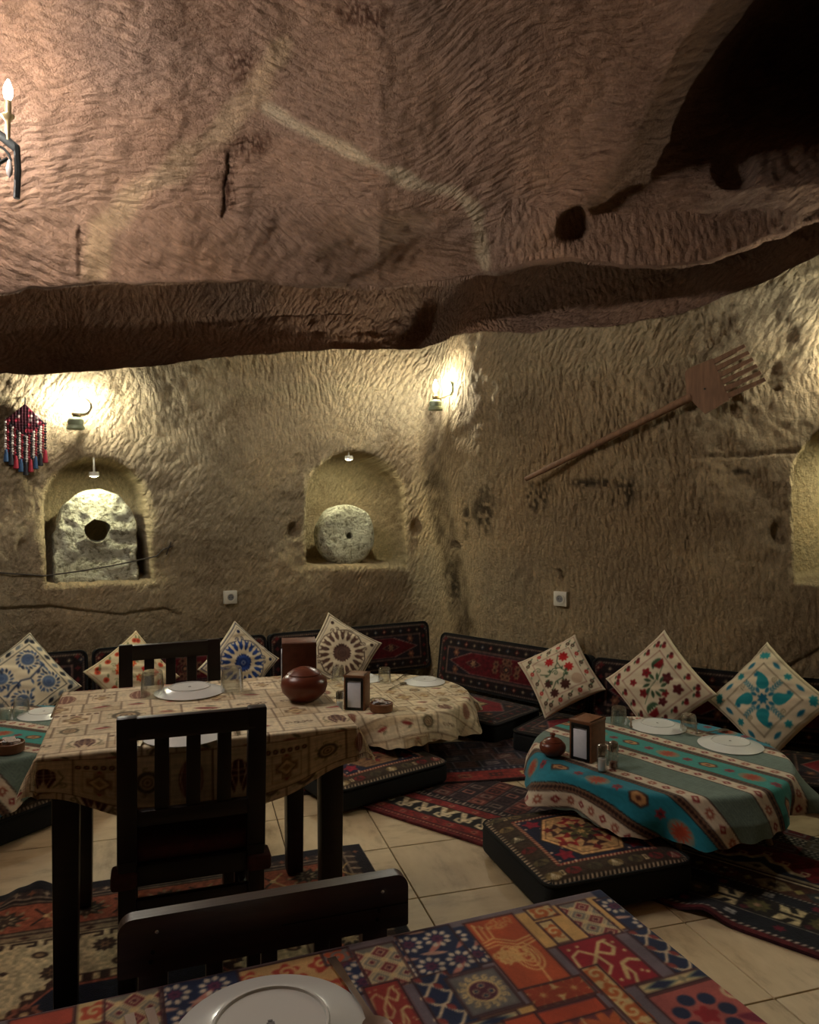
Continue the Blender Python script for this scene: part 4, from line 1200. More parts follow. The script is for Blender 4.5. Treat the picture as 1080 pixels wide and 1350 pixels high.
# ---- rugs
def paint_rug_left(w, h):
    cv = Canvas(0, 0, w, h, 0.004, (196, 178, 140)); rng = random.Random(2)
    LT = (150, 132, 112)
    cv.rect(0, 0, w, h, (26, 24, 34))
    for k, c in ((.05, (60, 46, 44)), (.085, LT), (.092, (40, 28, 28)), (.105, (120, 104, 88)), (.113, (46, 30, 28))): cv.rect(k, k, w - k, h - k, c)
    n = int(w / .05)
    for k in range(n): cv.star(.025 + k * .05, .066, .017, 4, LT if k % 2 else (130, 80, 60), .4); cv.star(.025 + k * .05, h - .066, .017, 4, LT, .4)
    for k in range(int(h / .05)):
        for x in (.066, w - .066): cv.leaf(x, .1 + k * .05, .05, .016, .35, LT)
    b0, b1 = .12, .28
    cv.rect(b0, b0, w - b0, h - b0, (152, 84, 62))
    for s in range(2):
        k = 0; x = .2
        while x < w - .15:
            y = (b0 + b1) / 2 if s == 0 else h - (b0 + b1) / 2
            cv.star(x, y, .07, 9, (52, 42, 36), .62, .2, .8); cv.star(x, y, .045, 9, (150, 136, 108), .5, .1, .8); cv.star(x, y, .03, 6, (60, 44, 36), .5)
            for q in range(8): cv.leaf(x + .068 * math.cos(q * .785), y + .052 * math.sin(q * .785), .026, .012, q * .785, (150, 130, 100))
            cv.line([(x + .09, y - .05), (x + .13, y), (x + .09, y + .05)], .008, (40, 30, 28)); cv.line([(x + .17, y - .05), (x + .13, y), (x + .17, y + .05)], .008, (190, 160, 110)); cv.disc(x + .13, y, .012, (196, 166, 120))
            x += .26
    y = .42
    while y < h - .3:
        for x in ((b0 + b1) / 2, w - (b0 + b1) / 2):
            cv.star(x, y, .062, 9, (52, 42, 36), .62); cv.star(x, y, .04, 8, (170, 150, 116), .5); cv.frame(x - .06, y + .09, x + .06, y + .15, .01, (60, 40, 34))
        y += .24
    for k, c in ((b1, (60, 42, 34)), (b1 + .008, (130, 116, 96)), (b1 + .022, (70, 48, 38)), (b1 + .032, (140, 122, 96)), (b1 + .06, (64, 44, 36)), (b1 + .066, (198, 182, 144))): cv.rect(k, k, w - k, h - k, c)
    x = b1 + .06
    while x < w - b1:
        cv.diamond(x, b1 + .046, .02, .010, (70, 44, 38)); cv.line([(x - .03, b1 + .10), (x - .03, b1 + .078), (x + .04, b1 + .078), (x + .04, b1 + .10), (x + .02, b1 + .10)], .011, (56, 38, 30)); x += .1
    def fl(x, y, r): cv.star(x, y, r, 10, (58, 40, 32), .72, rng.uniform(0, 1)); cv.star(x, y, r * .55, 6, (120, 90, 64), .5); cv.disc(x, y, r * .16, (60, 36, 30))
    for j in range(14):
        for i in range(6):
            x = b1 + .13 + i * (w - 2 * b1 - .2) / 5.2 + (.05 if j % 2 else 0); y = b1 + .16 + j * .105
            if (i + j) % 2 == 0: fl(x, y, .042)
            else:
                cv.disc(x, y, .026, (66, 46, 36), .018, .3); cv.disc(x, y, .014, (150, 124, 92), .009, .3); cv.diamond(x + .05, y - .03, .018, .013, (66, 44, 34))
    cx = w / 2; y0 = b1 + .30
    for g, c in ((0, (60, 38, 30)), (.045, (150, 82, 64)), (.058, (20, 24, 40))):
        cv.poly([(cx - .44 + g, y0 + .26), (cx - .22, y0 + g), (cx + .22, y0 + g), (cx + .44 - g, y0 + .26), (cx + .44 - g, h - y0 - .26), (cx + .22, h - y0 - g), (cx - .22, h - y0 - g), (cx - .44 + g, h - y0 - .26)], c)
    for k in range(9): cv.rect(cx - .21 + k * .05, y0 + .008, cx - .19 + k * .05, y0 + .04, (190, 168, 128))
    for sx in (-1, 1):
        for k in range(6): cv.rect(cx + sx * (.25 + .03 * k) - .008, y0 + .03 + .034 * k, cx + sx * (.25 + .03 * k) + .012, y0 + .05 + .034 * k, (190, 168, 128))
    for j in range(8):
        for i in range(5):
            x, y = cx - .28 + i * .14, y0 + .15 + j * .12 + (.05 if i % 2 else 0)
            if y > h - y0 - .1: continue
            if (i + j) % 3 == 0: cv.star(x, y, .05, 8, (140, 84, 66), .7); cv.star(x, y, .035, 6, (60, 34, 30), .6); cv.disc(x, y, .012, (180, 150, 110))
            else: cv.flower(x, y, .026, 6, (160, 140, 112), (110, 60, 50))
    cv.noise(.2, (90, 90), 12)
    return cv

def hooks(cv, x0, x1, y0, y1, step, c1, c2, c3):
    cv.rect(x0, y0, x1, y1, c1); h = y1 - y0; k = 0; x = x0
    while x < x1:
        cv.poly([(x, y1), (x + step * .5, y0 + h * .1), (x + step, y1)], c2); cv.line([(x + step * .5, y0 + h * .12), (x + step * .2, y0 + h * .2), (x + step * .22, y0 + h * .42)], h * .13, c2)
        cv.line([(x + step * .5, y0 + h * .3), (x + step * .8, y0 + h * .3), (x + step * .78, y0 + h * .5)], h * .12, c2); cv.poly([(x + step * .3, y1), (x + step * .5, y0 + h * .55), (x + step * .7, y1)], c3 if k % 2 else c1)
        x += step; k += 1

def paint_rug_runner(w, h):
    """x along the near edge, y away from it"""
    cv = Canvas(0, 0, w, h, 0.004, (60, 36, 34))
    R1 = (120, 38, 36)
    cv.rect(0, 0, w, .05, (96, 28, 28)); x = 0
    while x < w: cv.rect(x, .030, x + .008, .036, (190, 160, 130)); x += .018
    cv.rect(0, .045, w, .05, (30, 18, 18)); cv.rect(0, .05, w, .105, R1)
    x = .04
    while x < w: cv.flower(x, .077, .02, 6, (150, 90, 74), (70, 24, 24)); cv.line([(x + .05, .09), (x + .08, .065)], .006, (70, 24, 24)); x += .13
    hooks(cv, 0, w, .11, .225, .11, (30, 30, 32), (200, 182, 146), (84, 62, 34))
    cv.rect(0, .225, w, .232, (24, 16, 16)); cv.rect(0, .232, w, .29, (128, 44, 42)); x = .06
    while x < w: cv.flower(x, .26, .018, 6, (170, 110, 90), (80, 26, 26)); x += .13
    cv.rect(0, .29, w, .345, (24, 22, 26)); x = .01
    while x < w: cv.line([(x, .335), (x, .305), (x + .022, .305), (x + .022, .32)], .008, (150, 134, 118)); x += .04
    cols = [(96, 52, 46), (62, 44, 46), (110, 58, 50), (50, 38, 42)]
    j = 0; y = .345
    while y < h:
        x = 0; i = 0
        while x < w:
            c = cols[(i + 2 * j) % 4]; cv.rect(x, y, x + .10, y + .075, c); cv.frame(x + .022, y + .018, x + .078, y + .057, .008, [(150, 100, 84), (120, 104, 92), (30, 24, 28)][(i + j) % 3]); cv.disc(x + .05, y + .037, .008, (30, 20, 22))
            cv.rect(x - .004, y, x + .004, y + .075, (26, 22, 26)); cv.rect(x + .004, y, x + .009, y + .075, (120, 110, 104)); x += .10; i += 1
        cv.rect(0, y - .003, w, y + .003, (24, 20, 24)); y += .075; j += 1
    cv.noise(.22, (90, 90), 14)
    return cv

def paint_rug_far(w, h):
    cv = Canvas(0, 0, w, h, 0.005, (46, 34, 36)); R1 = (128, 44, 38)
    cv.rect(0, 0, w, .012, (40, 28, 28)); cv.rect(0, .012, w, .14, R1); x = .05; k = 0
    while x < w: cv.frame(x, .05, x + .07, .10, .012, [(60, 34, 30), (196, 170, 120), (120, 86, 60)][k % 3]); cv.disc(x + .035, .075, .010, (60, 30, 28)); x += .17; k += 1
    cv.rect(0, .14, w, .19, (28, 30, 46)); x = 0
    while x < w: cv.rect(x, .145, x + .012, .17, (120, 116, 116)); x += .035
    y = .19; j = 0
    while y < h:
        x = -.05 * (j % 2); i = 0
        while x < w:
            cv.rect(x, y, x + .15, y + .10, [(70, 42, 40), (40, 36, 46), (58, 38, 36)][(i + j) % 3]); cv.rect(x, y, x + .012, y + .1, (24, 24, 32)); cv.line([(x + .02, y), (x + .02, y + .1)], .006, (120, 116, 118))
            for q in range(3): cv.line([(x + .05, y + .03 + q * .02), (x + .12, y + .045 + q * .014)], .007, (140, 126, 116) if (i + j) % 2 else (96, 70, 62))
            x += .15; i += 1
        cv.rect(0, y, w, y + .006, (90, 84, 86)); y += .10; j += 1
    cv.noise(.22, (80, 80), 15)
    return cv

def paint_rug_right(w, h):
    cv = Canvas(0, 0, w, h, 0.004, (30, 32, 40)); NV = (22, 26, 34); CR = (196, 182, 138)
    cv.rect(0, 0, w, .03, (84, 20, 24)); cord(cv, 0, .038, w, .038, .014, .022, (20, 18, 20), (190, 176, 160))
    def navy(y0, y1, ph):
        cv.rect(0, y0, w, y1, NV); x = ph; k = 0
        while x < w:
            if k % 2: [cv.disc(x + .013 * math.cos(q * 1.57 + .78), (y0 + y1) / 2 + .013 * math.sin(q * 1.57 + .78), .010, (150, 150, 144)) for q in range(4)]
            else: cv.star(x, (y0 + y1) / 2, .024, 6, (104, 26, 44), .6)
            x += .16; k += 1
    navy(.046, .135, .05)
    cv.rect(0, .135, w, .139, (130, 124, 108))
    y0, y1 = .14, .265; cv.rect(0, y0, w, y1, (30, 26, 22)); x = .02; k = 0; ym = (y0 + y1) / 2
    while x < w:
        for s in (-1, 1):
            cv.poly([(x, ym + s * .055), (x + .03, ym + s * .05), (x + .045, ym + s * .02), (x + .07, ym + s * .022), (x + .05, ym + s * .06), (x + .09, ym + s * .055), (x + .085, ym + s * .008), (x + .012, ym + s * .008)], CR)
        cv.diamond(x + .05, ym, .016, .012, (60, 50, 36)); cv.star(x + .15, ym, .05, 9, (84, 80, 46), .7); cv.flower(x + .15, ym, .016, 6, (150, 120, 90)); cv.diamond(x + .115, ym - .04, .02, .018, (76, 26, 32))
        x += .21; k += 1
    cord(cv, 0, .268, w, .268, .006, .018, (20, 18, 20), (170, 160, 140)); navy(.272, .335, .12); cord(cv, 0, .338, w, .338, .008, .016, (20, 18, 20), (190, 180, 160))
    y0, y1 = .343, .445; cv.rect(0, y0, w, y1, (72, 44, 34)); x = .05; k = 0; ym = (y0 + y1) / 2
    while x < w:
        cv.poly([(x - .07, ym), (x - .03, y0 + .01), (x + .03, y0 + .01), (x + .07, ym), (x + .03, y1 - .01), (x - .03, y1 - .01)], [(140, 126, 92), (44, 50, 50), (110, 60, 44)][k % 3])
        cv.star(x, ym, .03, 6, (60, 44, 36), .5); [cv.disc(x + .03 * math.cos(q * 1.57), ym + .022 * math.sin(q * 1.57), .008, (170, 160, 130)) for q in range(4)]; cv.diamond(x + .09, ym, .018, .022, (150, 140, 84))
        x += .18; k += 1
    cv.rect(0, .445, w, .452, (60, 40, 34)); cv.rect(0, .452, w, .462, (200, 186, 160)); cv.rect(0, .462, w, .475, (40, 28, 28))
    y0 = .475; cv.rect(0, y0, w, h, (104, 18, 30)); x = -.1; 
    cv.rect(0, y0, w, y0 + .02, (150, 140, 116)); 
    while x < w:
        P = [(x, y0 + .02), (x + .04, y0 + .055), (x + .08, y0 + .055), (x + .12, y0 + .10), (x + .16, y0 + .10), (x + .20, y0 + .15), (x + .24, y0 + .10), (x + .28, y0 + .10), (x + .32, y0 + .055), (x + .36, y0 + .055), (x + .40, y0 + .02)]
        cv.poly(P, (28, 40, 62)); cv.line(P[1:-1], .022, (200, 182, 146)); 
        for (a, b) in P[1:-1:2]: cv.frame(a - .012, b + .006, a + .018, b + .036, .007, (200, 182, 146))
        cv.poly([(x + .12, y0 + .015), (x + .2, y0 + .075), (x + .28, y0 + .015)], (176, 168, 142)); cv.star(x + .2, y0 + .035, .02, 6, (60, 44, 40), .5)
        x += .40
    y0 += .235; cv.rect(0, y0, w, h, (40, 40, 42)); j = 0; y = y0
    while y < h:
        x = 0; i = 0
        while x < w:
            if (i + j) % 2:
                cv.rect(x, y, x + .12, y + .09, (34, 32, 34))
                for q in range(5):
                    for r_ in range(4): cv.rect(x + .01 + q * .022 + .008 * (r_ % 2), y + .01 + r_ * .02, x + .022 + q * .022 + .008 * (r_ % 2), y + .018 + r_ * .02, (176, 168, 150))
            else: cv.rect(x, y, x + .12, y + .09, (70, 62, 50) if j % 2 else (84, 28, 34)); cv.frame(x + .02, y + .02, x + .1, y + .07, .008, (110, 110, 112))
            x += .12; i += 1
        cv.rect(0, y - .004, w, y + .003, (120, 112, 98)); y += .09; j += 1
    cv.noise(.2, (90, 90), 16)
    return cv

# ------------------------------------------------------------------ rugs on the floor
def rug(name, O, ang, w, h, cv, step, label, flip=1, lift=None, thick=0.010):
    """O corner (x, y), x axis at ang degrees, y axis = flip * perpendicular"""
    gx = np.linspace(0, w, int(w / step) + 1); gy = np.linspace(0, h, int(h / step) + 1)
    X, Y = np.meshgrid(gx, gy); a = math.radians(ang)
    ex = np.array([math.cos(a), math.sin(a)]); ey = flip * np.array([-math.sin(a), math.cos(a)])
    nz = vnoise(np.stack([X.ravel() * 5, Y.ravel() * 5, 0 * X.ravel()], 1), 61).reshape(X.shape)
    Z = thick + 0.0025 * nz
    if lift is not None: Z = Z + lift(X, Y)
    wob = 0.006 * vnoise(np.stack([X.ravel() * 3, Y.ravel() * 3, 0 * X.ravel() + 5], 1), 62).reshape(X.shape)
    Px = O[0] + ex[0] * X + ey[0] * (Y + wob); Py = O[1] + ex[1] * X + ey[1] * (Y + wob)
    c = cv.sample(X, Y)
    V = np.stack([Px, Py, Z], -1).reshape(-1, 3); Fq = gridfaces(len(gx), len(gy)); cols = c.reshape(-1, 3)
    nx, ny = len(gx), len(gy)
    loop = np.concatenate([np.arange(nx), np.arange(1, ny) * nx + nx - 1, (ny - 1) * nx + np.arange(nx - 2, -1, -1), np.arange(ny - 2, 0, -1) * nx])
    low = V[loop].copy(); low[:, 2] -= thick - 0.0008
    b0 = len(V); n = len(loop); i = np.arange(n); j = (i + 1) % n
    Fs = np.stack([loop[i], b0 + i, b0 + j, loop[j]], 1)
    V = np.concatenate([V, low]); cols = np.concatenate([cols, cols[loop]])
    Fq = np.concatenate([Fq, Fs])
    if flip < 0: Fq = Fq[:, ::-1]
    me = mesh_np(name, V, Fq, cols)
    return tag(obj(name, me, M['carpet']), label, 'rug')

lf = lambda X, Y: 0.035 * np.exp(-((X - .54) / .05) ** 2 - (Y / .10) ** 2) + 0.02 * np.exp(-((X - .47) / .03) ** 2 - ((Y - .05) / .08) ** 2)
rug('rug', (-1.882, 2.634), 18.3, 1.76, 2.2, paint_rug_left(1.76, 2.2), 0.0048, 'cream floral rug with orange border and navy medallion under the dining table', -1, lf)
rug('rug', (-0.42, 3.72), -37.0, 1.45, 0.66, paint_rug_runner(1.45, 0.66), 0.0055, 'red bordered kilim rug with cream hook motifs running beneath the square floor cushion', 1)
rug('rug', (-0.62, 3.71), 10.0, 1.7, 0.62, paint_rug_far(1.7, 0.62), 0.0065, 'dark rug with brick red end band under the round beige table', 1, None, 0.016)
lr = lambda X, Y: 0.030 * np.exp(-((X - .47) / .06) ** 2 - (Y / .10) ** 2)
rug('rug', (0.66, 2.93), -40.5, 1.75, 0.95, paint_rug_right(1.75, 0.95), 0.0052, 'navy striped kilim rug with cream zigzags below the turquoise table', 1, lr)

# ------------------------------------------------------------------ cushions
def rounded_body(w, h, t, r=0.03):
    bm = bmesh.new(); box(bm, (0, 0, t / 2 - 0.004), (w, h, t - 0.008), r, seg=4); return bm

def carpet_block(name, w, h, t, cv, label, cat, group=None, step=0.006, dome=0.02, piping=True):
    e = empty(name, label=label, cat=cat, group=group)
    bm_obj('body', rounded_body(w, h, t), M['black_fabric'], e)
    gx = np.linspace(-w / 2, w / 2, int(w / step) + 1); gy = np.linspace(-h / 2, h / 2, int(h / step) + 1)
    X, Y = np.meshgrid(gx, gy); qx = np.abs(2 * X / w); qy = np.abs(2 * Y / h)
    nz = vnoise(np.stack([X.ravel() * 7, Y.ravel() * 7, 0 * X.ravel() + t * 50], 1), 71).reshape(X.shape)
    Z = t - 0.012 + 0.014 * (1 - qx ** 14) * (1 - qy ** 14) + dome * (1 - qx ** 2.5) * (1 - qy ** 2.5) + 0.004 * nz
    rad = 0.05                                               # rounded corners in plan
    ox = np.clip(np.abs(X) - (w / 2 - rad), 0, None); oy = np.clip(np.abs(Y) - (h / 2 - rad), 0, None)
    l = np.hypot(ox, oy); k = np.where((ox > 0) & (oy > 0), np.maximum(ox, oy) / np.maximum(l, 1e-9), 1.0)
    Xr = np.sign(X) * (np.abs(X) - ox + ox * k); Yr = np.sign(Y) * (np.abs(Y) - oy + oy * k)
    me = mesh_np('carpet_top', np.stack([Xr, Yr, Z], -1).reshape(-1, 3), gridfaces(len(gx), len(gy)), cv.sample(X, Y).reshape(-1, 3))
    obj('carpet_top', me, M['carpet'], e)
    if piping:
        bm = bmesh.new(); pts = []
        for (sx, sy, a0) in ((1, -1, -90), (1, 1, 0), (-1, 1, 90), (-1, -1, 180)):
            for q in range(7):
                a = math.radians(a0 + 15 * q); pts.append((sx * (w / 2 - .045) + .045 * math.cos(a), sy * (h / 2 - .045) + .045 * math.sin(a), t - 0.012))
        tube(bm, pts, 0.006, 6, True); bm_obj('piping', bm, M['strap'] if False else M['black_fabric'], e)
    return e

def put(e, X, Y, Z, loc):
    m = Matrix((X, Y, Z)).transposed(); e.rotation_euler = m.to_euler(); e.location = loc

rugz = 0.011
cc = carpet_block('floor_cushion', 0.60, 0.565, 0.135, paint_cushion(0.60, 0.565, 'hexagon'), 'square floor cushion with tan hexagon medallion and black sides before the turquoise table', 'cushion', None, 0.004)
cc.location = (0.665, 2.938, rugz); cc.rotation_euler = (0, 0, math.radians(18.6))
cb = carpet_block('floor_cushion', 0.65, 0.64, 0.115, paint_cushion(0.65, 0.64, 'dim'), 'dim brown floor cushion lying half under the round beige table', 'cushion', None, 0.006)
cb.location = (-0.25, 3.91, 0.018); cb.rotation_euler = (0, 0, math.radians(37))
ca = carpet_block('floor_cushion', 0.60, 0.60, 0.125, paint_cushion(0.60, 0.60, 'dim'), 'black sided floor cushion half hidden beside the dining table leg', 'cushion', None, 0.008)
ca.location = (-1.93, 3.37, 0.0); ca.rotation_euler = (0, 0, math.radians(60))

def seat_mat(p, q, depth, medal, label, seed):
    """p, q back edge left and right end (seen from the room)"""
    p, q = Vector((*p, 0)), Vector((*q, 0)); X = (q - p).normalized(); w = (q - p).length; n = Vector((X.y, -X.x, 0))
    o = carpet_block('seat_mattress', w, depth, 0.13, paint_mat(w, depth, seed, medal), label, 'mattress', 'carpet covered seat mattresses along the walls', 0.007, 0.008)
    put(o, X, -n, Vector((0, 0, 1)), (p + q) / 2 + n * (depth / 2 + .03)); return o
def backrest(p, q, label, seed, h=0.355, t=0.09):
    """p, q: line of the front top edge"""
    p, q = Vector((*p, 0)), Vector((*q, 0)); X = (q - p).normalized(); w = (q - p).length; n = Vector((X.y, -X.x, 0))
    tl = math.radians(8); up = Vector((0, 0, 1)); N = n * math.cos(tl) + up * math.sin(tl); Yv = up * math.cos(tl) - n * math.sin(tl)
    o = carpet_block('backrest_cushion', w, h, t, paint_mat(w, h, seed, False), label, 'backrest', 'carpet backrests along the walls', 0.007, 0.012)
    top = (p + q) / 2 + up * 0.495
    put(o, X, Yv, N, top - Yv * (h / 2) - N * t); return o

seat_mat((0.21, 5.46), (0.86, 4.86), 0.50, True, 'dark red seat mattress in the corner between both backrests', 1)
seat_mat((0.90, 4.81), (1.42, 4.43), 0.50, True, 'dark red seat mattress below the red poppy pillow', 2)
seat_mat((1.46, 4.40), (1.93, 4.13), 0.50, True, 'dark red seat mattress between the turquoise table and the wall', 3)
seat_mat((1.97, 4.09), (2.75, 3.74), 0.52, True, 'seat mattress with bright red hexagon beside the teal paisley pillow', 4)
seat_mat((-1.0, 5.39), (-0.36, 5.73), 0.52, False, 'dark seat mattress below the brown sunburst pillow', 5)
seat_mat((-2.03, 4.85), (-1.03, 5.375), 0.52, False, 'dark seat mattress behind the far dining chair', 6)
seat_mat((-3.0, 4.34), (-2.06, 4.835), 0.52, False, 'dark seat mattress below the slate blue pillow', 7)
backrest((-3.0, 4.35), (-2.06, 4.845), 'dark carpet backrest with dotted white border behind the slate blue pillow', 11)
backrest((-2.03, 4.86), (-1.02, 5.395), 'dark carpet backrest behind the coral and navy pillows', 12)
backrest((-1.0, 5.405), (0.15, 6.01), 'long dark carpet backrest behind the brown sunburst pillow', 13)
backrest((0.225, 5.50), (1.115, 4.665), 'dark red carpet backrest with medallion next to the room corner', 14)
backrest((1.115, 4.615), (1.86, 4.175), 'dark red carpet backrest behind the ruby flower pillow', 15)
backrest((1.89, 4.16), (2.72, 3.81), 'dark red carpet backrest behind the teal paisley pillow', 16)

def pillow(kind, u, v, d, size, yaw, tilt, roll, label):
    N0 = 44; g = np.linspace(-1, 1, N0 * 2 + 1); X, Y = np.meshgrid(g, g)
    s = size / 2
    nz = vnoise(np.stack([X.ravel() * 2.6, Y.ravel() * 2.6, 0 * X.ravel() + u], 1), 81).reshape(X.shape)
    px = X * (1 - .075 * (1 - Y ** 2) * np.abs(X)) * s; py = Y * (1 - .075 * (1 - X ** 2) * np.abs(Y)) * s
    th = 0.065 * (np.clip(1 - X ** 2, 0, 1) * np.clip(1 - Y ** 2, 0, 1)) ** 0.42
    zf = th * (1 + .10 * nz) + 0.006 * vnoise(np.stack([(X + Y).ravel() * 5, (X - Y).ravel() * 1.5, 0 * X.ravel() + v], 1), 82).reshape(X.shape) * (th > .001)
    edge = (np.abs(X) > .999) | (np.abs(Y) > .999)
    cv = paint_pillow(kind); c = cv.sample(X, Y).reshape(-1, 3)
    n = len(g); V1 = np.stack([px, py, np.where(edge, 0, zf)], -1).reshape(-1, 3); V2 = np.stack([px, py, np.where(edge, 0, -th * .9)], -1).reshape(-1, 3)
    Fa = gridfaces(n, n); idx2 = np.arange(n * n) + n * n
    idx2 = np.where(edge.ravel(), np.arange(n * n), idx2)
    Fb = idx2[Fa][:, ::-1]
    V = np.concatenate([V1, V2]); cols = np.concatenate([c, np.tile(lin((196, 178, 146)), (n * n, 1))])
    me = mesh_np('throw_pillow', V, np.concatenate([Fa, Fb]), cols)
    o = tag(obj('throw_pillow', me, M['cloth']), label, 'pillow', None)
    a = math.radians(yaw); nrm = Vector((math.cos(a), math.sin(a), 0)); up = Vector((0, 0, 1)); xr = up.cross(nrm)
    t, r = math.radians(tilt), math.radians(roll)
    Nv = nrm * math.cos(t) + up * math.sin(t); Uv = up * math.cos(t) - nrm * math.sin(t)
    Xv = xr * math.cos(r) + Uv * math.sin(r); Yv = -xr * math.sin(r) + Uv * math.cos(r)
    put(o, Xv, Yv, Nv, Vector(((u - U0) / F * d, d, CH - (v - HOR) / F * d)))
    return o
pillow('slate', 31, 901, 4.38, .451, -52, 31, 33, 'cream throw pillow embroidered with slate blue round flowers')
pillow('coral', 175, 889, 4.72, .41, -57, 28.8, 34.7, 'cream throw pillow with coral red flowers behind the far dining chair')
pillow('navy_sun', 316, 875, 4.93, .40, -54, 16.2, 45.2, 'white throw pillow with navy blue sunburst medallion')
pillow('brown_sun', 449, 863, 5.19, .433, -74.3, 23.2, 57.1, 'white throw pillow with brown sunburst medallion')
pillow('poppy', 739, 891, 4.63, .402, -113.5, 33, 32.9, 'cream throw pillow with bright red poppies and green vines')
pillow('ruby', 869, 905, 4.17, .442, -129, 16.7, 45.6, 'cream throw pillow with dark ruby red flowers')
pillow('teal', 1012, 925, 3.89, .446, -138, 24.0, 55, 'cream throw pillow embroidered with teal paisleys')

# ------------------------------------------------------------------ low round tables with cloths
def low_table(cx, cy, R, z, angs, label, apron=True):
    e = empty('low_round_table', (cx, cy, 0), 0, label, 'table', 'low round tables')
    bm = bmesh.new(); lathe(bm, [(0.001, z - .025), (R - .006, z - .025), (R, z - .018), (R, z - .004), (R - .004, z), (0.001, z)], 64); bm_obj('tabletop', bm, M['plywood'], e)
    if apron:
        bm = bmesh.new(); lathe(bm, [(R * .84, .165), (R * .87, .165), (R * .87, z - .02), (R * .84, z - .02), (R * .84, .165)], 48); bm_obj('apron', bm, M['plywood'], e)
    for a in angs:
        a = math.radians(a); bm = bmesh.new(); r0, r1 = R * .72, R * .86
        tube(bm, [(r0 * math.cos(a), r0 * math.sin(a), z - .02), ((r0 + .03) * math.cos(a), (r0 + .03) * math.sin(a), z * .5), (r1 * math.cos(a), r1 * math.sin(a), 0.016)], [.018, .016, .013], 8); bm_obj('leg', bm, M['plywood'], e)
    return e

def round_cloth(cx, cy, R, z, ang, cv, drop, corner, seed, label, na=560, step=0.0062, c0=0.0):
    rs = np.concatenate([np.arange(0.0005, R + drop + corner, step)]); ph = np.linspace(0, 2 * PI, na, endpoint=False)
    Rr, Ph = np.meshgrid(rs / rs[-1], ph, indexing='ij')
    rng = np.random.default_rng(seed)
    edge = R + drop + corner * np.clip(np.abs(np.cos(2 * (Ph - c0))) ** 3, 0, 1) + 0.004 * np.sin(40 * Ph)
    r = Rr * edge
    fx, fy = r * np.cos(Ph), r * np.sin(Ph)                       # flat cloth position
    s = np.clip(r - R, 0, None)
    waves = sum(a * np.sin(n * Ph + p) for n, a, p in ((5, .5, rng.uniform(0, 6)), (8, .6, rng.uniform(0, 6)), (11, .7, rng.uniform(0, 6)), (17, .35, rng.uniform(0, 6))))
    bend = 0.02
    th = np.clip(s / bend, 0, 1) * (PI / 2 * .86)
    out = np.where(s < bend, np.sin(th) * bend * .8, np.sin(PI / 2 * .86) * bend * .8 + (s - bend) * np.cos(PI / 2 * .86)) + np.clip(s, 0, .25) * (0.23 * waves * np.clip(s / .10, 0, 1)) + .03 * np.clip(s / .1, 0, 1)
    down = np.where(s < bend, (1 - np.cos(th)) * bend * .8, (s - bend) * np.sin(PI / 2 * .86) * .97 + bend * .6)
    rr = np.minimum(r, R) + out
    nz = vnoise(np.stack([fx.ravel() * 6, fy.ravel() * 6, 0 * fx.ravel() + seed], 1), 91).reshape(r.shape)
    Z = z + 0.004 - down + 0.002 * nz * (s <= 0)
    a = math.radians(ang); cols = cv.sample(fx, fy)
    V = np.stack([cx + rr * np.cos(Ph + a), cy + rr * np.sin(Ph + a), np.maximum(Z, .03)], -1).reshape(-1, 3)
    nr = len(rs); i = np.arange(nr - 1)[:, None] * na + np.arange(na)[None]; j = np.arange(nr - 1)[:, None] * na + (np.arange(na)[None] + 1) % na
    Fq = np.stack([i, i + na, j + na, j], -1).reshape(-1, 4)
    cap = np.concatenate([V, [[cx, cy, z + 0.004]]]); 
    me = mesh_np('tablecloth', V, Fq, cols.reshape(-1, 3))
    return tag(obj('tablecloth', me, M['cloth']), label, 'tablecloth')

LZ = 0.33
low_table(1.11, 3.39, .53, LZ, (-30, 60, 150, 262), 'low round wooden table under the striped cloth with two plates and a napkin box', False)
low_table(-0.15, 4.40, .48, LZ, (-52, 40, 125, 200), 'low round plywood table under the beige patterned cloth')
low_table(-2.0, 3.66, .47, LZ, (10, 75, 140, 330), 'low round wooden table under the striped cloth beside the slate blue pillow', False)
stripes = paint_stripes(.74)
round_cloth(1.11, 3.39, .53, LZ, -51, stripes, .152, .018, 5, 'turquoise striped cloth with a brown napkin box standing on it', 640, 0.0052, PI / 4)
round_cloth(-2.0, 3.66, .47, LZ, -20, stripes, .165, .05, 9, 'turquoise striped cloth on the low table behind the dining table corner', 420, 0.0075, PI / 4)
round_cloth(-0.15, 4.40, .48, LZ, 20, paint_beige(.72, .72, .0045, 21), .145, .035, 6, 'beige patterned cloth with fluted hem on the low round table', 480, 0.0065, PI / 4)

# ------------------------------------------------------------------ dining tables and their cloths
def dining_table(cx, cy, ang, w, d, z, label, leg=.072):
    e = empty('dining_table', (cx, cy, 0), math.radians(ang), label, 'table')
    bm = bmesh.new(); box(bm, (0, 0, z - .0175), (w, d, .035), .004); bm_obj('tabletop', bm, M['darkwood'], e)
    bm = bmesh.new()
    for s in (-1, 1):
        box(bm, (0, s * (d / 2 - .06), z - .08), (w - .16, .025, .09), .002); box(bm, (s * (w / 2 - .06), 0, z - .08), (.025, d - .16, .09), .002)
    bm_obj('apron', bm, M['darkwood'], e)
    for sx in (-1, 1):
        for sy in (-1, 1):
            bm = bmesh.new(); vs = box(bm, (sx * (w / 2 - .065), sy * (d / 2 - .065), (z - .03) / 2 + .008), (leg, leg, z - .046), .004)
            for v in bm.verts:
                k = 1 - .16 * (1 - v.co.z / z); cx0, cy0 = sx * (w / 2 - .065), sy * (d / 2 - .065)
                v.co.x = cx0 + (v.co.x - cx0) * k; v.co.y = cy0 + (v.co.y - cy0) * k
            bm_obj('leg', bm, M['darkwood'], e)
    return e

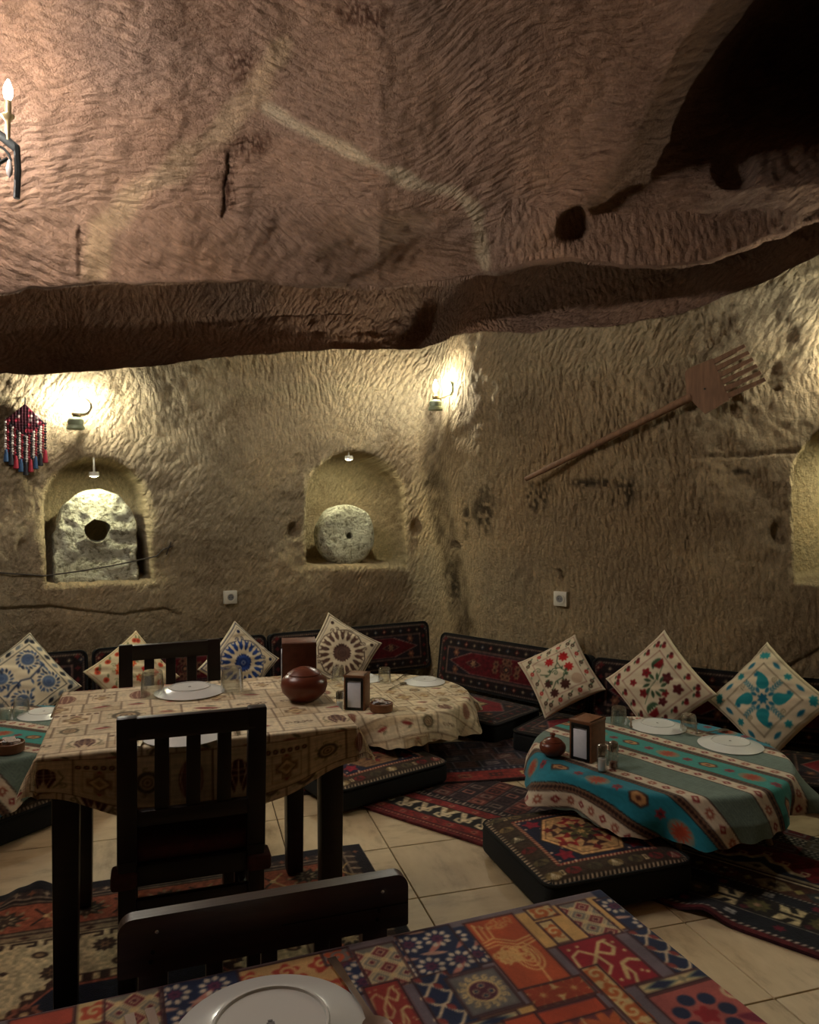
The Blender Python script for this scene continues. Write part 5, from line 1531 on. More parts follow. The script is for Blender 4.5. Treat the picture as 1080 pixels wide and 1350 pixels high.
def rect_cloth(cx, cy, ang, hx_, hy_, z, ov, cv, gx, gy, label, flare=.42, seed=1, base=.07):
    X, Y = np.meshgrid(gx, gy)
    px, py = np.clip(X, -hx_, hx_), np.clip(Y, -hy_, hy_); ox, oy = X - px, Y - py
    s = np.hypot(ox, oy); dx, dy = ox / np.maximum(s, 1e-9), oy / np.maximum(s, 1e-9)
    c = np.clip(2 * np.abs(dx * dy), 0, 1) ** .7
    ex_, ey_ = hx_ - np.abs(px), hy_ - np.abs(py)                 # distance to the nearest corner along the edge
    dc = np.where(np.abs(ox) > 1e-9, np.where(np.abs(oy) > 1e-9, 0, ey_), ex_)
    s = s * (1 - .46 * np.exp(-(dc / .17) ** 2)) * (1 - .22 * c)  # rounded cloth corners
    nz = vnoise(np.stack([X.ravel() * 9, Y.ravel() * 9, 0 * X.ravel() + seed], 1), 92).reshape(X.shape)
    n3 = vnoise(np.stack([X.ravel() * 3.4, Y.ravel() * 3.4, 0 * X.ravel() + seed], 1), 93).reshape(X.shape)
    fl = np.clip(base + flare * c + .12 * n3 * (1 - c), .02, .8) if base > 0 else np.full(X.shape, .01)
    b = .012; t = np.clip(s / b, 0, 1)
    out = np.where(s > 0, .006 * t + s * fl + (.05 if base > 0 else 0) * nz * np.clip(s, 0, .2), 0)
    down = np.where(s < b, b * .5 * t * t, b * .5 + (s - b) * np.sqrt(np.clip(1 - fl ** 2, 0, 1)))
    Z = z + .004 - down + .0012 * nz * (s <= 0)
    Lx, Ly = px + dx * out, py + dy * out
    a = math.radians(ang); ca_, sa_ = math.cos(a), math.sin(a)
    V = np.stack([cx + Lx * ca_ - Ly * sa_, cy + Lx * sa_ + Ly * ca_, Z], -1).reshape(-1, 3)
    Fq = gridfaces(len(gx), len(gy))
    me = mesh_np('tablecloth', V, Fq, cv(X, Y).reshape(-1, 3))
    return tag(obj('tablecloth', me, M['cloth']), label, 'tablecloth')

TZ = 0.755; TW, TD, TA1 = .885, .735, 19.3; TC = (-.705, 2.535)
dining_table(TC[0], TC[1], TA1, TW, TD, TZ, 'dark wooden dining table under the beige patterned cloth')
ov = .208
bg_ = paint_beige(TW / 2 + ov, TD / 2 + ov, .003, 8, True)
rect_cloth(TC[0], TC[1], TA1, TW / 2, TD / 2, TZ, ov, lambda X, Y: bg_.sample(X, -Y), np.arange(-TW / 2 - ov, TW / 2 + ov + .001, .0036), np.arange(-TD / 2 - ov, TD / 2 + ov + .001, .0036), 'beige cloth printed with tulips and diamonds hanging off the dining table')
# near table
FW, FD = 1.25, .80
fc = FG_P - FG_X * (FW / 2) + FG_Y * (FD / 2)
dining_table(fc.x, fc.y, math.degrees(FG_A), FW, FD, FG_Z - .004, 'dark wooden dining table under the colourful patchwork cloth')
pw = paint_patchwork()
gx = np.concatenate([np.arange(-FW / 2 - .14, FW / 2 - .98, .012), np.arange(FW / 2 - .98, FW / 2 + .012, .0026), np.arange(FW / 2 + .014, FW / 2 + .15, .009)])
gy = np.concatenate([np.arange(-FD / 2 - .14, FD / 2 - .46, .012), np.arange(FD / 2 - .46, FD / 2 + .012, .0026), np.arange(FD / 2 + .014, FD / 2 + .15, .009)])
rect_cloth(fc.x, fc.y, math.degrees(FG_A), FW / 2, FD / 2, FG_Z - .004, .14, lambda X, Y: pw.sample(X - FW / 2, FD / 2 - Y), gx, gy, 'orange red and navy patchwork print cloth on the near table', .1, 3, 0)

# ------------------------------------------------------------------ chairs
def slat_chair(label, loc, ang):
    e = empty('dining_chair', loc, math.radians(ang), label, 'chair', 'dark slat back dining chairs at the beige table')
    Wd, Dp, zs, zt = .172, .19, .455, .872
    def lean(z): return -Dp - .035 * max(0, (z - zs) / (zt - zs))
    for s in (-1, 1):
        bm = bmesh.new(); bar(bm, (s * Wd, lean(zs), 0.011), (s * Wd, lean(zs), zs + .02), .046, .040, .003); bar(bm, (s * Wd, lean(zs), zs), (s * Wd, lean(zt), zt), .052, .030, .004); bm_obj('rear_leg', bm, M['darkwood'], e)
        bm = bmesh.new(); bar(bm, (s * Wd, Dp, 0.011), (s * Wd, Dp, zs - .01), .042, .042, .003); bm_obj('front_leg', bm, M['darkwood'], e)
        bm = bmesh.new(); bar(bm, (s * Wd, -Dp, .20), (s * Wd, Dp, .20), .022, .034, .002); bm_obj('stretcher', bm, M['darkwood'], e)
    for z, y in ((.345, -Dp), (.25, Dp)):
        bm = bmesh.new(); bar(bm, (-Wd, y, z), (Wd, y, z), .022, .036, .002); bm_obj('stretcher', bm, M['darkwood'], e)
    bm = bmesh.new(); y = lean(zt - .03); bar(bm, (-Wd, y, zt - .034), (Wd, y, zt - .034), .026, .062, .006); bm_obj('top_rail', bm, M['darkwood'], e)
    bm = bmesh.new(); y = lean(.59); bar(bm, (-Wd, y, .588), (Wd, y, .588), .024, .042, .003); bm_obj('lower_rail', bm, M['darkwood'], e)
    for k in (-1, 0, 1):
        bm = bmesh.new(); bar(bm, (k * .083, lean(.59), .60), (k * .083, lean(.82), .82), .038, .014, .002); bm_obj('back_slat', bm, M['darkwood'], e)
    bm = bmesh.new(); box(bm, (0, 0, zs - .028), (.385, .40, .055), .004); bm_obj('seat', bm, M['darkwood'], e)
    c = None
    bm = bmesh.new(); box(bm, (0, .01, zs + .018), (.385, .385, .042), .018, seg=3); c = bm_obj('seat_cushion', bm, M['red_leather'], e); 
    for s in (-1, 1):
        bm = bmesh.new(); box(bm, (s * .18, -.185, zs - .03), (.068, .075, .045), .01); bm_obj('tie_strap', bm, M['strap'], c)
    return e
slat_chair('dark slat back dining chair with red seat cushion seen from behind', (-.613 - .19 * .322 * .85, 2.115 + .19 * .947, 0), 18.8)
slat_chair('dark slat back dining chair pushed in at the far side of the beige table', (-.965 + .2 * .35, 3.085 - .2 * .93, 0), 180 + 22)

# near chair with a broad board back
bl, br = Vector((-.432, 1.122, 0)), Vector((-.006, 1.270, 0))
ax = (br - bl).normalized(); ca3 = math.atan2(ax.y, ax.x); mid = (bl + br) / 2; fr_ = Vector((ax.y, -ax.x, 0))    # front of the chair looks at the camera
e = empty('board_back_chair', mid + fr_ * .2, ca3, 'brown wooden chair with broad rounded board back behind the patchwork table', 'chair')
hw = (br - bl).length / 2
def rrect(w, h, r, n=6):
    P = []
    for (cx, cy, a0) in ((w / 2 - r, h / 2 - r, 0), (-w / 2 + r, h / 2 - r, 90), (-w / 2 + .004, -h / 2 + .004, 180), (w / 2 - .004, -h / 2 + .004, 270)):
        rr = r if a0 < 180 else .004
        for q in range(n + 1):
            a = math.radians(a0 + 90 * q / n); P.append((cx + rr * math.cos(a), cy + rr * math.sin(a)))
    return P
bm = bmesh.new()
Mx = Matrix(((1, 0, 0, 0), (0, 0, 1, .2), (0, 1, 0, .789), (0, 0, 0, 1)))
prism(bm, rrect(2 * hw, .086, .022), -.012, .012, Mx)
bmesh.ops.bevel(bm, geom=[ed for ed in bm.edges if len(ed.link_faces) == 2 and ed.calc_face_angle(0) > 1.0], offset=.003, segments=2, affect='EDGES')
brd = bm_obj('backrest_board', bm, M['nearwood'], e)
bm = bmesh.new(); box(bm, (.12, .2 - .0125, .784), (.21, .0012, .0016)); bm_obj('joint_line', bm, M['dark_gap'], brd)
for sx in (-1, 1):
    for dz in (.026, -.004, -.018):
        bm = bmesh.new(); lathe(bm, [(.0035, 0), (.003, .0015), (.0005, .0018)], 8, (0, 0, 0), True, M=Matrix(((1, 0, 0, sx * (hw - .05) + dz * .2), (0, 0, -1, .2 - .012), (0, 1, 0, .783 + dz), (0, 0, 0, 1)))); bm_obj('screw', bm, M['steel'] if dz > 0 else M['dark_gap'], brd)
for sx in (-1, 1):
    bm = bmesh.new(); bar(bm, (sx * (hw - .05), .225, .012), (sx * (hw - .05), .225, .80), .044, .026, .003); bm_obj('rear_leg', bm, M['nearwood'], e)
    bm = bmesh.new(); bar(bm, (sx * (hw - .04), -.17, .012), (sx * (hw - .04), -.17, .43), .042, .042, .003); bm_obj('front_leg', bm, M['nearwood'], e)
for k in (-1, 0, 1):
    bm = bmesh.new(); bar(bm, (k * .085, .218, .45), (k * .085, .218, .75), .026, .012, .002); bm_obj('back_slat', bm, M['nearwood'], e)
bm = bmesh.new(); box(bm, (0, .02, .44), (2 * hw - .03, .42, .03), .006); bm_obj('seat', bm, M['nearwood'], e)
bm = bmesh.new(); bar(bm, (-hw + .05, .225, .25), (hw - .05, .225, .25), .02, .035, .002); bm_obj('stretcher', bm, M['nearwood'], e)

# ------------------------------------------------------------------ tableware
def plate_me(r):
    bm = bmesh.new()
    # turned upside down: rim on the table, foot ring on top
    lathe(bm, [(r, 0.0), (r + .001, .0022), (r * .97, .004), (r * .72, .0135), (r * .66, .0165), (r * .60, .0185), (r * .585, .0215), (r * .56, .0215), (r * .55, .0185), (r * .2, .018), (.0005, .018)], 56)
    lathe(bm, [(r, 0.0), (r * .7, .009), (.0005, .011)], 56)
    return bm
def plate(x, y, z, r, label, rot=0.0):
    e = empty('dinner_plate', (x, y, z), rot, label, 'plate', 'white plates turned upside down')
    bm_obj('dish', plate_me(r), M['porcelain'], e)
    bm = bmesh.new(); box(bm, (0, 0, .0186), (.010, .006, .0006)); box(bm, (0, .006, .0186), (.006, .003, .0006)); bm_obj('maker_mark', bm, M['mark'], e); return e
def glass(x, y, z, label, h=.088, r=.039):
    bm = bmesh.new()
    lathe(bm, [(r * 1.08, 0), (r * 1.06, .002), (r * .92, h * .8), (r * .86, h * .96), (r * .78, h), (.0005, h), ], 28)
    lathe(bm, [(r * 1.05, .0005), (r * .88, h * .8), (r * .80, h * .85), (.0005, h * .86)], 28)
    o = bm_obj('drinking_glass', bm, M['glass']); o.location = (x, y, z); return tag(o, label, 'glass', 'tumblers turned upside down')
def fork(x, y, z, rot, label, kind='fork', L=.19):
    bm = bmesh.new(); s = L / .19
    P = [(-.095, .006, .003), (-.06, .0055, .004), (-.02, .004, .006), (.02, .0035, .007), (.04, .006, .004)]
    rings = []
    for (px, w, zz) in P:
        rings.append([bm.verts.new((px * s, sy * w * s, zz + sz * .0012)) for sy, sz in ((-1, -1), (1, -1), (1, 1), (-1, 1))])
    for a, b in zip(rings[:-1], rings[1:]):
        for k in range(4): bm.faces.new((a[k], a[(k + 1) % 4], b[(k + 1) % 4], b[k]))
    bm.faces.new(rings[0]); bm.faces.new(list(reversed(rings[-1])))
    if kind == 'fork':
        box(bm, (.052 * s, 0, .0035), (.028 * s, .023 * s, .0022), .0008, seg=1)
        for k in range(4): box(bm, (.079 * s, (-.0088 + k * .0059) * s, .0040), (.03 * s, .0034 * s, .002))
    else:
        lathe(bm, [(.0005, -.003), (.012 * s, -.002), (.019 * s, .0015), (.0195 * s, .0022), (.012 * s, .000), (.0005, -.001)], 20, M=Matrix(((1.45, 0, 0, .066 * s), (0, 1, 0, 0), (0, 0, 1, .0045), (0, 0, 0, 1))))
    o = bm_obj('dinner_fork' if kind == 'fork' else 'spoon', bm, M['steel']); o.location = (x, y, z + .0005); o.rotation_euler = (0, 0, rot); return tag(o, label, 'fork' if kind == 'fork' else 'spoon')
def napkin_box(x, y, z, rot, label, w=.105, d=.115, h=.165, mat='midwood', front=True):
    """open faces at local -y (and +y) hold the napkins"""
    e = empty('napkin_dispenser', (x, y, z), rot, label, 'napkin holder')
    for s in (-1, 1):
        bm = bmesh.new(); box(bm, (s * (w / 2 - .006), 0, h / 2), (.012, d, h), .0015); bm_obj('side_panel', bm, M[mat], e)
    bm = bmesh.new(); box(bm, (0, 0, h - .007), (w + .004, d + .004, .014), .0015); bm_obj('top_panel', bm, M[mat], e)
    bm = bmesh.new(); box(bm, (0, 0, .005), (w - .02, d - .01, .010)); bm_obj('base', bm, M[mat], e)
    bm = bmesh.new(); box(bm, (0, 0, h * .47), (w - .028, d - .012, h * .82), .004); nap = bm_obj('napkin_stack', bm, M['paper'], e)
    if front:
        for s in (-1, 1):
            bm = bmesh.new(); y0 = s * (d / 2 - .001)
            for sx in (-1, 1): box(bm, (sx * (w / 2 - .015), y0, h * .46), (.013, .006, h * .86), .001)
            box(bm, (0, y0, .012), (w - .02, .006, .02), .001); box(bm, (0, y0, h - .022), (w - .02, .006, .018), .001); bm_obj('black_frame', bm, M['black_plastic'], e)
            bm = bmesh.new(); box(bm, (0, s * (d / 2 + .002), h * .43), (w - .042, .004, h * .70), .0015); bm_obj('napkin', bm, M['paper'], e)
    return e
def pot(x, y, z, r, h, label, knob=False):
    e = empty('clay_pot', (x, y, z), 0, label, 'pot')
    bm = bmesh.new(); lathe(bm, [(.0005, 0), (r * .5, 0), (r * .62, .004), (r * .92, h * .25), (r, h * .45), (r * .95, h * .62), (r * .74, h * .76), (r * .64, h * .79), (r * .6, h * .77)], 36); bm_obj('body', bm, M['terracotta'], e)
    bm = bmesh.new(); lathe(bm, [(r * .70, h * .77), (r * .71, h * .80), (r * .5, h * .90), (r * .25, h * .97), (.0005, h)], 36); lid = bm_obj('lid', bm, M['terracotta'], e)
    if knob:
        bm = bmesh.new(); lathe(bm, [(.010, h * .97), (.008, h * 1.05), (.013, h * 1.13), (.010, h * 1.20), (.0005, h * 1.23)], 16); bm_obj('knob', bm, M['terracotta'], lid)
    return e
def shaker(x, y, z, label, full):
    e = empty('shaker', (x, y, z), 0, label, 'shaker', 'salt and pepper shakers')
    bm = bmesh.new(); lathe(bm, [(.0005, 0), (.017, 0), (.018, .003), (.0175, .062), (.016, .066), (.0005, .066)], 20); bm_obj('jar', bm, M['glass'], e)
    bm = bmesh.new(); lathe(bm, [(.0005, .003), (.0145, .003), (.0145, .045 if full else .022), (.0005, .046 if full else .023)], 16); bm_obj('contents', bm, M['salt'] if full else M['terracotta'], e)
    bm = bmesh.new(); lathe(bm, [(.0185, .062), (.0185, .088), (.016, .095), (.008, .099), (.0005, .100)], 20, capb=True); bm_obj('cap', bm, M['steel'], e); e.scale = (1.12, 1.12, 1.12); return e
def sugar(x, y, z, label):
    e = empty('sugar_bowl', (x, y, z), 0, label, 'bowl', 'round wooden bowls of sugar sachets')
    bm = bmesh.new(); lathe(bm, [(.0005, 0), (.055, 0), (.06, .004), (.062, .042), (.057, .044), (.055, .010), (.0005, .010)], 28); bm_obj('bowl', bm, M['midwood'], e)
    rng = random.Random(int(x * 100))
    for k in range(12):
        bm = bmesh.new(); R = Matrix.Rotation(rng.uniform(0, 6), 3, 'Z') @ Matrix.Rotation(rng.uniform(-.5, .5), 3, 'X')
        box(bm, (rng.uniform(-.028, .028), rng.uniform(-.028, .028), .03 + .0025 * k), (.05, .018, .004), .001, R, 1); bm_obj('sachet', bm, M['sugar'] if k % 3 else M['paper'], e)
    return e

cz = TZ + .0065
p = at(250, 912, cz); plate(p.x, p.y, cz, .122, 'white upturned plate between two tumblers on the dining table')
p = at(244, 968, cz); plate(p.x, p.y, cz, .122, 'white upturned plate behind the slats of the dining chair')
p = at(201, 917, cz); glass(p.x, p.y, cz, 'upturned tumbler left of the plate, facing the coral pillow')
p = at(306, 911, cz); glass(p.x, p.y, cz, 'upturned tumbler between the far plate and the large brown napkin box')
p = at(190, 972, cz); fork(p.x, p.y, cz, math.radians(100), 'fork on the dining table behind the chair back')
p = at(312, 956, cz); fork(p.x, p.y, cz, math.radians(105), 'spoon on the dining table behind the chair post', 'spoon')
p = at(394, 905, cz); napkin_box(p.x, p.y, cz, math.radians(100), 'tall reddish brown napkin box beside the large clay pot', .125, .12, .172, 'redwood')
p = at(401, 922, cz); pot(p.x, p.y, cz, .081, .115, 'large glazed clay pot with lid on the beige dining table')

lz = LZ + .0065
p = at(470, 936, lz); napkin_box(p.x, p.y + .05, lz, math.radians(-12), 'brown napkin box with black frame on the round beige table', .115, .11, .185)
p = at(448, 938, lz); shaker(p.x, p.y, lz, 'steel capped shaker against the napkin box on the beige round table', True)
p = at(503, 937, lz); sugar(p.x, p.y, lz, 'wooden bowl of sugar sachets beside the black framed napkin box')
p = at(560, 899, lz); plate(p.x, p.y, lz, .125, 'white upturned plate alone at the end of the round beige table')
p = at(478, 895, lz); plate(p.x, p.y, lz, .125, 'white upturned plate behind the black framed napkin box')
p = at(507, 899, lz); glass(p.x, p.y, lz, 'upturned tumbler between the two plates of the beige round table')
p = at(446, 896, lz); glass(p.x, p.y, lz, 'upturned tumbler behind the large clay pot')
p = at(524, 905, lz); fork(p.x, p.y, lz, math.radians(60), 'spoon lying beside the tumbler on the round beige table', 'spoon')
p = at(530, 893, lz); fork(p.x, p.y, lz, math.radians(70), 'fork lying beside the end plate of the round beige table')

p = at(778, 1003, lz); napkin_box(p.x, p.y + .045, lz, math.radians(-42), 'brown napkin box with black frame on the turquoise striped cloth', .105, .125, .172)
p = at(733, 999, lz); pot(p.x - .008, p.y + .03, lz, .058, .082, 'small clay pot with knobbed lid beside the napkin box', True)
p = at(794, 1016, lz); shaker(p.x, p.y, lz, 'glass shaker of white salt in front of the napkin box', True)
p = at(809, 1012, lz); shaker(p.x, p.y, lz, 'steel capped pepper shaker at the corner of the napkin box', False)
p = at(867, 958, lz); plate(p.x, p.y, lz, .135, 'white upturned plate in front of the ruby flower pillow')
p = at(963, 982, lz); plate(p.x, p.y, lz, .14, 'white upturned plate in front of the teal paisley pillow')
p = at(816, 955, lz); glass(p.x, p.y, lz, 'upturned tumbler beside the plate below the ruby pillow')
p = at(908, 966, lz); glass(p.x, p.y, lz, 'upturned tumbler between the two plates on the turquoise cloth')
p = at(940, 966, lz); fork(p.x, p.y, lz, math.radians(20), 'spoon lying between the plates on the turquoise cloth', 'spoon')
p = at(832, 953, lz); fork(p.x, p.y, lz, math.radians(75), 'fork beside the plate below the ruby pillow')

p = at(58, 942, lz); plate(p.x, p.y, lz, .125, 'white upturned plate below the slate blue pillow')
p = at(28, 943, lz); glass(p.x, p.y, lz, 'upturned tumbler beside the plate below the slate blue pillow')
p = at(8, 949, lz); glass(p.x, p.y, lz, 'smaller upturned tumbler in front of the slate blue pillow', .06, .032)
p = at(8, 994, lz); sugar(p.x, p.y + .03, lz, 'wooden bowl of sugar sachets on the table by the slate blue pillow')

fz = FG_Z + .003
plate(-.176, .962, fz, .126, 'large white upturned plate on the patchwork cloth', .3)
def cut(px, qx, L, label, kind):
    """lay cutlery with its handle end at pixel px, pointing at pixel qx"""
    a, b = at(*px, fz), at(*qx, fz); d = (b - a).normalized(); c = a + d * (L / 2)
    return fork(c.x, c.y, fz, math.atan2(d.y, d.x), label, kind, L)
cut((437, 1266), (487, 1345), .21, 'spoon lying on the patchwork cloth right of the plate', 'spoon')
cut((170, 1341), (178, 1372), .2, 'fork lying on the patchwork cloth left of the plate', 'fork')
cut((197, 1333), (207, 1368), .2, 'spoon lying next to the fork on the patchwork cloth', 'spoon')

# ------------------------------------------------------------------ millstones, niche lamps and wall things
def niche_place(u, v, back):
    w, t, n = wallframe(u)
    d = Vector(((u - U0) / F, 1.0, -(v - HOR) / F)); pt = w - n * back
    k = pt.dot(n) / Vector((d.x, d.y, 0)).dot(n)              # ray meets the plane parallel to the wall
    return Vector((d.x * k, d.y * k, CH + d.z * k)), t, n

def rough(bm, amp, sc, seed):
    P = np.array([v.co[:] for v in bm.verts]) * sc
    n = np.stack([vnoise(P + 7.3 * i, seed + i) for i in range(3)], 1) * amp
    for v, q in zip(bm.verts, n): v.co += Vector(q)

# tall arched stone
ctr, t, n = niche_place(127, 706, .17)
wd = .52; ht = .63; zb = CH - (769 - HOR) / F * ctr.y
e = empty('millstone', (ctr.x, ctr.y, zb + .004), math.atan2(t.y, t.x), 'tall arched tuff stone with round black hole in the wall niche', 'stone')
bm = bmesh.new(); NA, NRR = 96, 22; th_ = .16
def sil(a):
    """outline radius direction a: straight sides, round top"""
    P = []
    return P
out = []
for k in range(NA):
    a = 2 * PI * k / NA - PI / 2
    cx_, cz_ = math.cos(a), math.sin(a)
    if cz_ >= 0: x, z = wd / 2 * .98 * cx_, .34 + (ht - .34) * cz_
    else:
        s_ = max(abs(cx_) / (wd / 2), abs(cz_) / .34); x, z = cx_ / s_, .34 + cz_ / s_
    out.append((x, z))
hr = .078; hc = (0.0, .355)
fr_rings = []
for y in (-th_ / 2, th_ / 2):
    rings = []
    for q in range(NRR):
        f = q / (NRR - 1)
        rings.append([bm.verts.new((hc[0] + hr * math.cos(2 * PI * k / NA - PI / 2) * (1 - f) + (x - hc[0]) * f, y + (.02 if y < 0 else -.02) * (f > .99), hc[1] + hr * math.sin(2 * PI * k / NA - PI / 2) * (1 - f) + (z - hc[1]) * f)) for k, (x, z) in enumerate(out)])
    fr_rings.append(rings)
for rings in fr_rings:
    for q in range(NRR - 1):
        for k in range(NA): bm.faces.new((rings[q][k], rings[q][(k + 1) % NA], rings[q + 1][(k + 1) % NA], rings[q + 1][k]))
for q in (0, NRR - 1):
    for k in range(NA): bm.faces.new((fr_rings[0][q][k], fr_rings[0][q][(k + 1) % NA], fr_rings[1][q][(k + 1) % NA], fr_rings[1][q][k]))
rough(bm, .014, 16, 5)
bm_obj('slab', bm, M['stone'], e, auto=60)
# round wheel stone
ctr, t, n = niche_place(455, 706, .20)
r = .243; zb = CH - (746 - HOR) / F * ctr.y
e = empty('millstone', (ctr.x, ctr.y, zb + r), math.atan2(t.y, t.x), 'round millstone wheel with small centre hole in the lit niche', 'stone')
bm = bmesh.new(); RM = Matrix.Rotation(math.radians(8), 4, 'Z') @ Matrix(((1, 0, 0, 0), (0, 0, 1, 0), (0, -1, 0, 0), (0, 0, 0, 1)))
prof = [(.03, -.07), (.08, -.075), (.15, -.075), (.20, -.074), (r - .014, -.07), (r - .002, -.058), (r, 0), (r - .004, .07), (.15, .075), (.03, .07), (.03, 0), (.03, -.07)]
lathe(bm, prof, 72, M=RM); rough(bm, .006, 13, 15); bm_obj('wheel', bm, M['stone'], e, auto=60)

def niche_lamp(u, v, back, label, suffix=''):
    p, t, n = niche_place(u, v, back)
    e = empty('niche_spotlight' + suffix, p, math.atan2(t.y, t.x), label, 'lamp', 'small spotlights in the arched niches')
    bm = bmesh.new(); lathe(bm, [(.0005, .03), (.03, .03), (.034, .0), (.026, 0), (.022, .012)], 20); bm_obj('housing', bm, M['white_plastic'], e)
    bm = bmesh.new(); tube(bm, [(0, 0, .028), (0, .01, .09), (0, .03, .20)], .006, 8); bm_obj('stem', bm, M['white_plastic'], e)
    bm = bmesh.new(); lathe(bm, [(.0005, -.006), (.012, -.004), (.021, .004), (.021, .008)], 14); bm_obj('bulb' + suffix, bm, M['bulb_niche'], e); return e
niche_lamp(124, 628, .02, 'small lit spotlight at the top of the niche with the tall arched stone')
niche_lamp(460, 606, .03, 'small lit spotlight at the top of the niche with the round millstone')
niche_lamp(1120, 585, .12, 'small lit spotlight in the niche beside the wooden fork', '_offscreen')

def sconce(u, v, label, off=None, suffix=''):
    w, t, n = wallframe(u)
    p = hit(u, v) if off is None else off
    e = empty('wall_sconce' + suffix, p, math.atan2(t.y, t.x), label, 'lamp', 'oil lamp style wall sconces')
    # local frame: x along the wall, -y into the room
    Ry = Matrix(((1, 0, 0, 0), (0, 0, -1, 0), (0, 1, 0, 0), (0, 0, 0, 1)))
    bm = bmesh.new(); lathe(bm, [(.0005, -.03), (.05, -.03), (.052, .016), (.046, .024), (.030, .018), (.0005, .012)], 28, (.045, 0, -.02), M=Ry); bm_obj('reflector', bm, M['pale_metal'], e)
    bm = bmesh.new(); tube(bm, [(.035, .02, -.05), (.02, -.05, -.085), (0, -.11, -.10)], .007, 8); bm_obj('arm', bm, M['brass'], e)
    bm = bmesh.new(); lathe(bm, [(.0005, -.185), (.05, -.185), (.056, -.178), (.054, -.165), (.045, -.155), (.05, -.13), (.044, -.115), (.02, -.10), (.0005, -.098)], 28, (0, -.11, 0)); bm_obj('oil_font', bm, M['pale_metal'], e)
    bm = bmesh.new(); lathe(bm, [(.014, -.10), (.026, -.092), (.026, -.078), (.014, -.072), (.012, -.045), (.0005, -.044)], 20, (0, -.11, 0)); bm_obj('burner', bm, M['brass'], e)
    bm = bmesh.new(); lathe(bm, [(.026, -.078), (.036, -.045), (.036, -.01), (.024, .04), (.020, .085)], 20, (0, -.11, 0)); bm_obj('glass_chimney', bm, M['glass'], e)
    bm = bmesh.new(); lathe(bm, [(.006, -.045), (.013, -.03), (.017, -.010), (.014, .012), (.007, .032), (.001, .044)], 12, (0, -.11, 0)); bm_obj('bulb' + suffix, bm, M['bulb_sconce'], e)
    return e
sconce(98, 531, 'lit oil lamp sconce above the niche with the tall arched stone')
sconce(591, 510, 'lit oil lamp sconce above the room corner')
w_, t_, n_ = wallframe(1190); sconce(1190, 500, 'lit oil lamp sconce above the niche beside the wooden fork', Vector((w_.x, w_.y, 2.28)) + n_ * .02, '_offscreen')

# wooden winnowing fork on the right wall
A_ = hit(694, 632); B_ = hit(985, 492); wA = wallframe(840)[2]
off_ = 0.0
for k in range(21):
    f = k / 20; q = A_.lerp(B_, f); d_ = q - Vector((0, 0, CH)); h_ = BV.ray_cast(Vector((0, 0, CH)), d_.normalized())[0]
    off_ = max(off_, (h_ - q).dot(wA))
A_ = A_ + wA * (off_ + .035); B_ = B_ + wA * (off_ + .035)
ex = (B_ - A_).normalized(); nz_ = (wA - ex * wA.dot(ex)).normalized(); ey = nz_.cross(ex)
def onp(u, v):
    d = Vector(((u - U0) / F, 1.0, -(v - HOR) / F)); k = (A_ - Vector((0, 0, CH))).dot(nz_) / d.dot(nz_)
    q = Vector((0, 0, CH)) + d * k - A_; return q.dot(ex), q.dot(ey)
e = empty('winnowing_fork', (0, 0, 0), 0, 'big wooden winnowing fork with six tines hung slanting on the wall', 'fork')
Mw = Matrix((ex, ey, nz_)).transposed().to_4x4(); Mw.translation = A_
bm = bmesh.new(); a0 = onp(693, 632); a1 = onp(912, 523)
tube(bm, [Mw @ Vector((a0[0] + (a1[0] - a0[0]) * k / 6, a0[1] + (a1[1] - a0[1]) * k / 6, 0)) for k in range(7)], [.014, .018, .019, .020, .021, .022, .026], 10); bm_obj('handle', bm, M['toolwood'], e)
bm = bmesh.new(); hd = [onp(*q) for q in ((906, 520), (904, 491), (909, 486), (940, 473), (962, 527), (930, 546), (916, 532))]
prism(bm, hd, -.012, .016, Mw); head = bm_obj('head', bm, M['redwood'] if False else M['toolwood'], e, smooth=False)
s0, s1 = onp(938, 474), onp(960, 528); q0, q1 = onp(980, 452), onp(1012, 505)
for k in range(6):
    f0, f1 = k / 6 + .02, (k + 1) / 6 - .035
    L = lambda a, b, f: (a[0] + (b[0] - a[0]) * f, a[1] + (b[1] - a[1]) * f)
    bm = bmesh.new(); c0, c1 = L(s0, s1, f0), L(s0, s1, f1); d0, d1 = L(q0, q1, f0 + .02), L(q0, q1, f1 - .02)
    back0 = (c0[0] - .03, c0[1]); back1 = (c1[0] - .03, c1[1])
    prism(bm, [back0, back1, c1, d1, d0, c0], -.009, .012, Mw); bm_obj('tine', bm, M['toolwood'], e, smooth=False)
bm = bmesh.new(); c0 = onp(930, 513); lathe(bm, [(.006, .015), (.005, .019), (.0005, .020)], 10, M=Mw @ Matrix.Translation((c0[0], c0[1], 0))); bm_obj('nail', bm, M['iron'], e)

# sockets
def socket(u, v, label):
    w, t, n = wallframe(u); p = hit(u, v)
    e = empty('wall_socket', p, math.atan2(t.y, t.x), label, 'socket')
    Ry = Matrix(((1, 0, 0, 0), (0, 0, -1, 0), (0, 1, 0, 0), (0, 0, 0, 1)))
    bm = bmesh.new(); box(bm, (0, -.004, 0), (.092, .05, .092), .004); bm_obj('cover_plate', bm, M['white_plastic'], e)
    bm = bmesh.new(); lathe(bm, [(.034, .029), (.034, .034), (.024, .034), (.022, .030)], 24, M=Ry); bm_obj('rim', bm, M['white_plastic'], e)
    bm = bmesh.new(); lathe(bm, [(.0005, .0295), (.022, .0295)], 24, M=Ry); bm_obj('recess', bm, M['mark'], e)  # flat grey disc, the recess shade put into its colour
    bm = bmesh.new()
    for s in (-1, 1): lathe(bm, [(.0035, .030), (.0005, .0302)], 8, (s * .0095, 0, 0), M=Ry)
    bm_obj('pin_hole', bm, M['dark_gap'], e); return e  # flat black discs painting in the shade of the pin holes
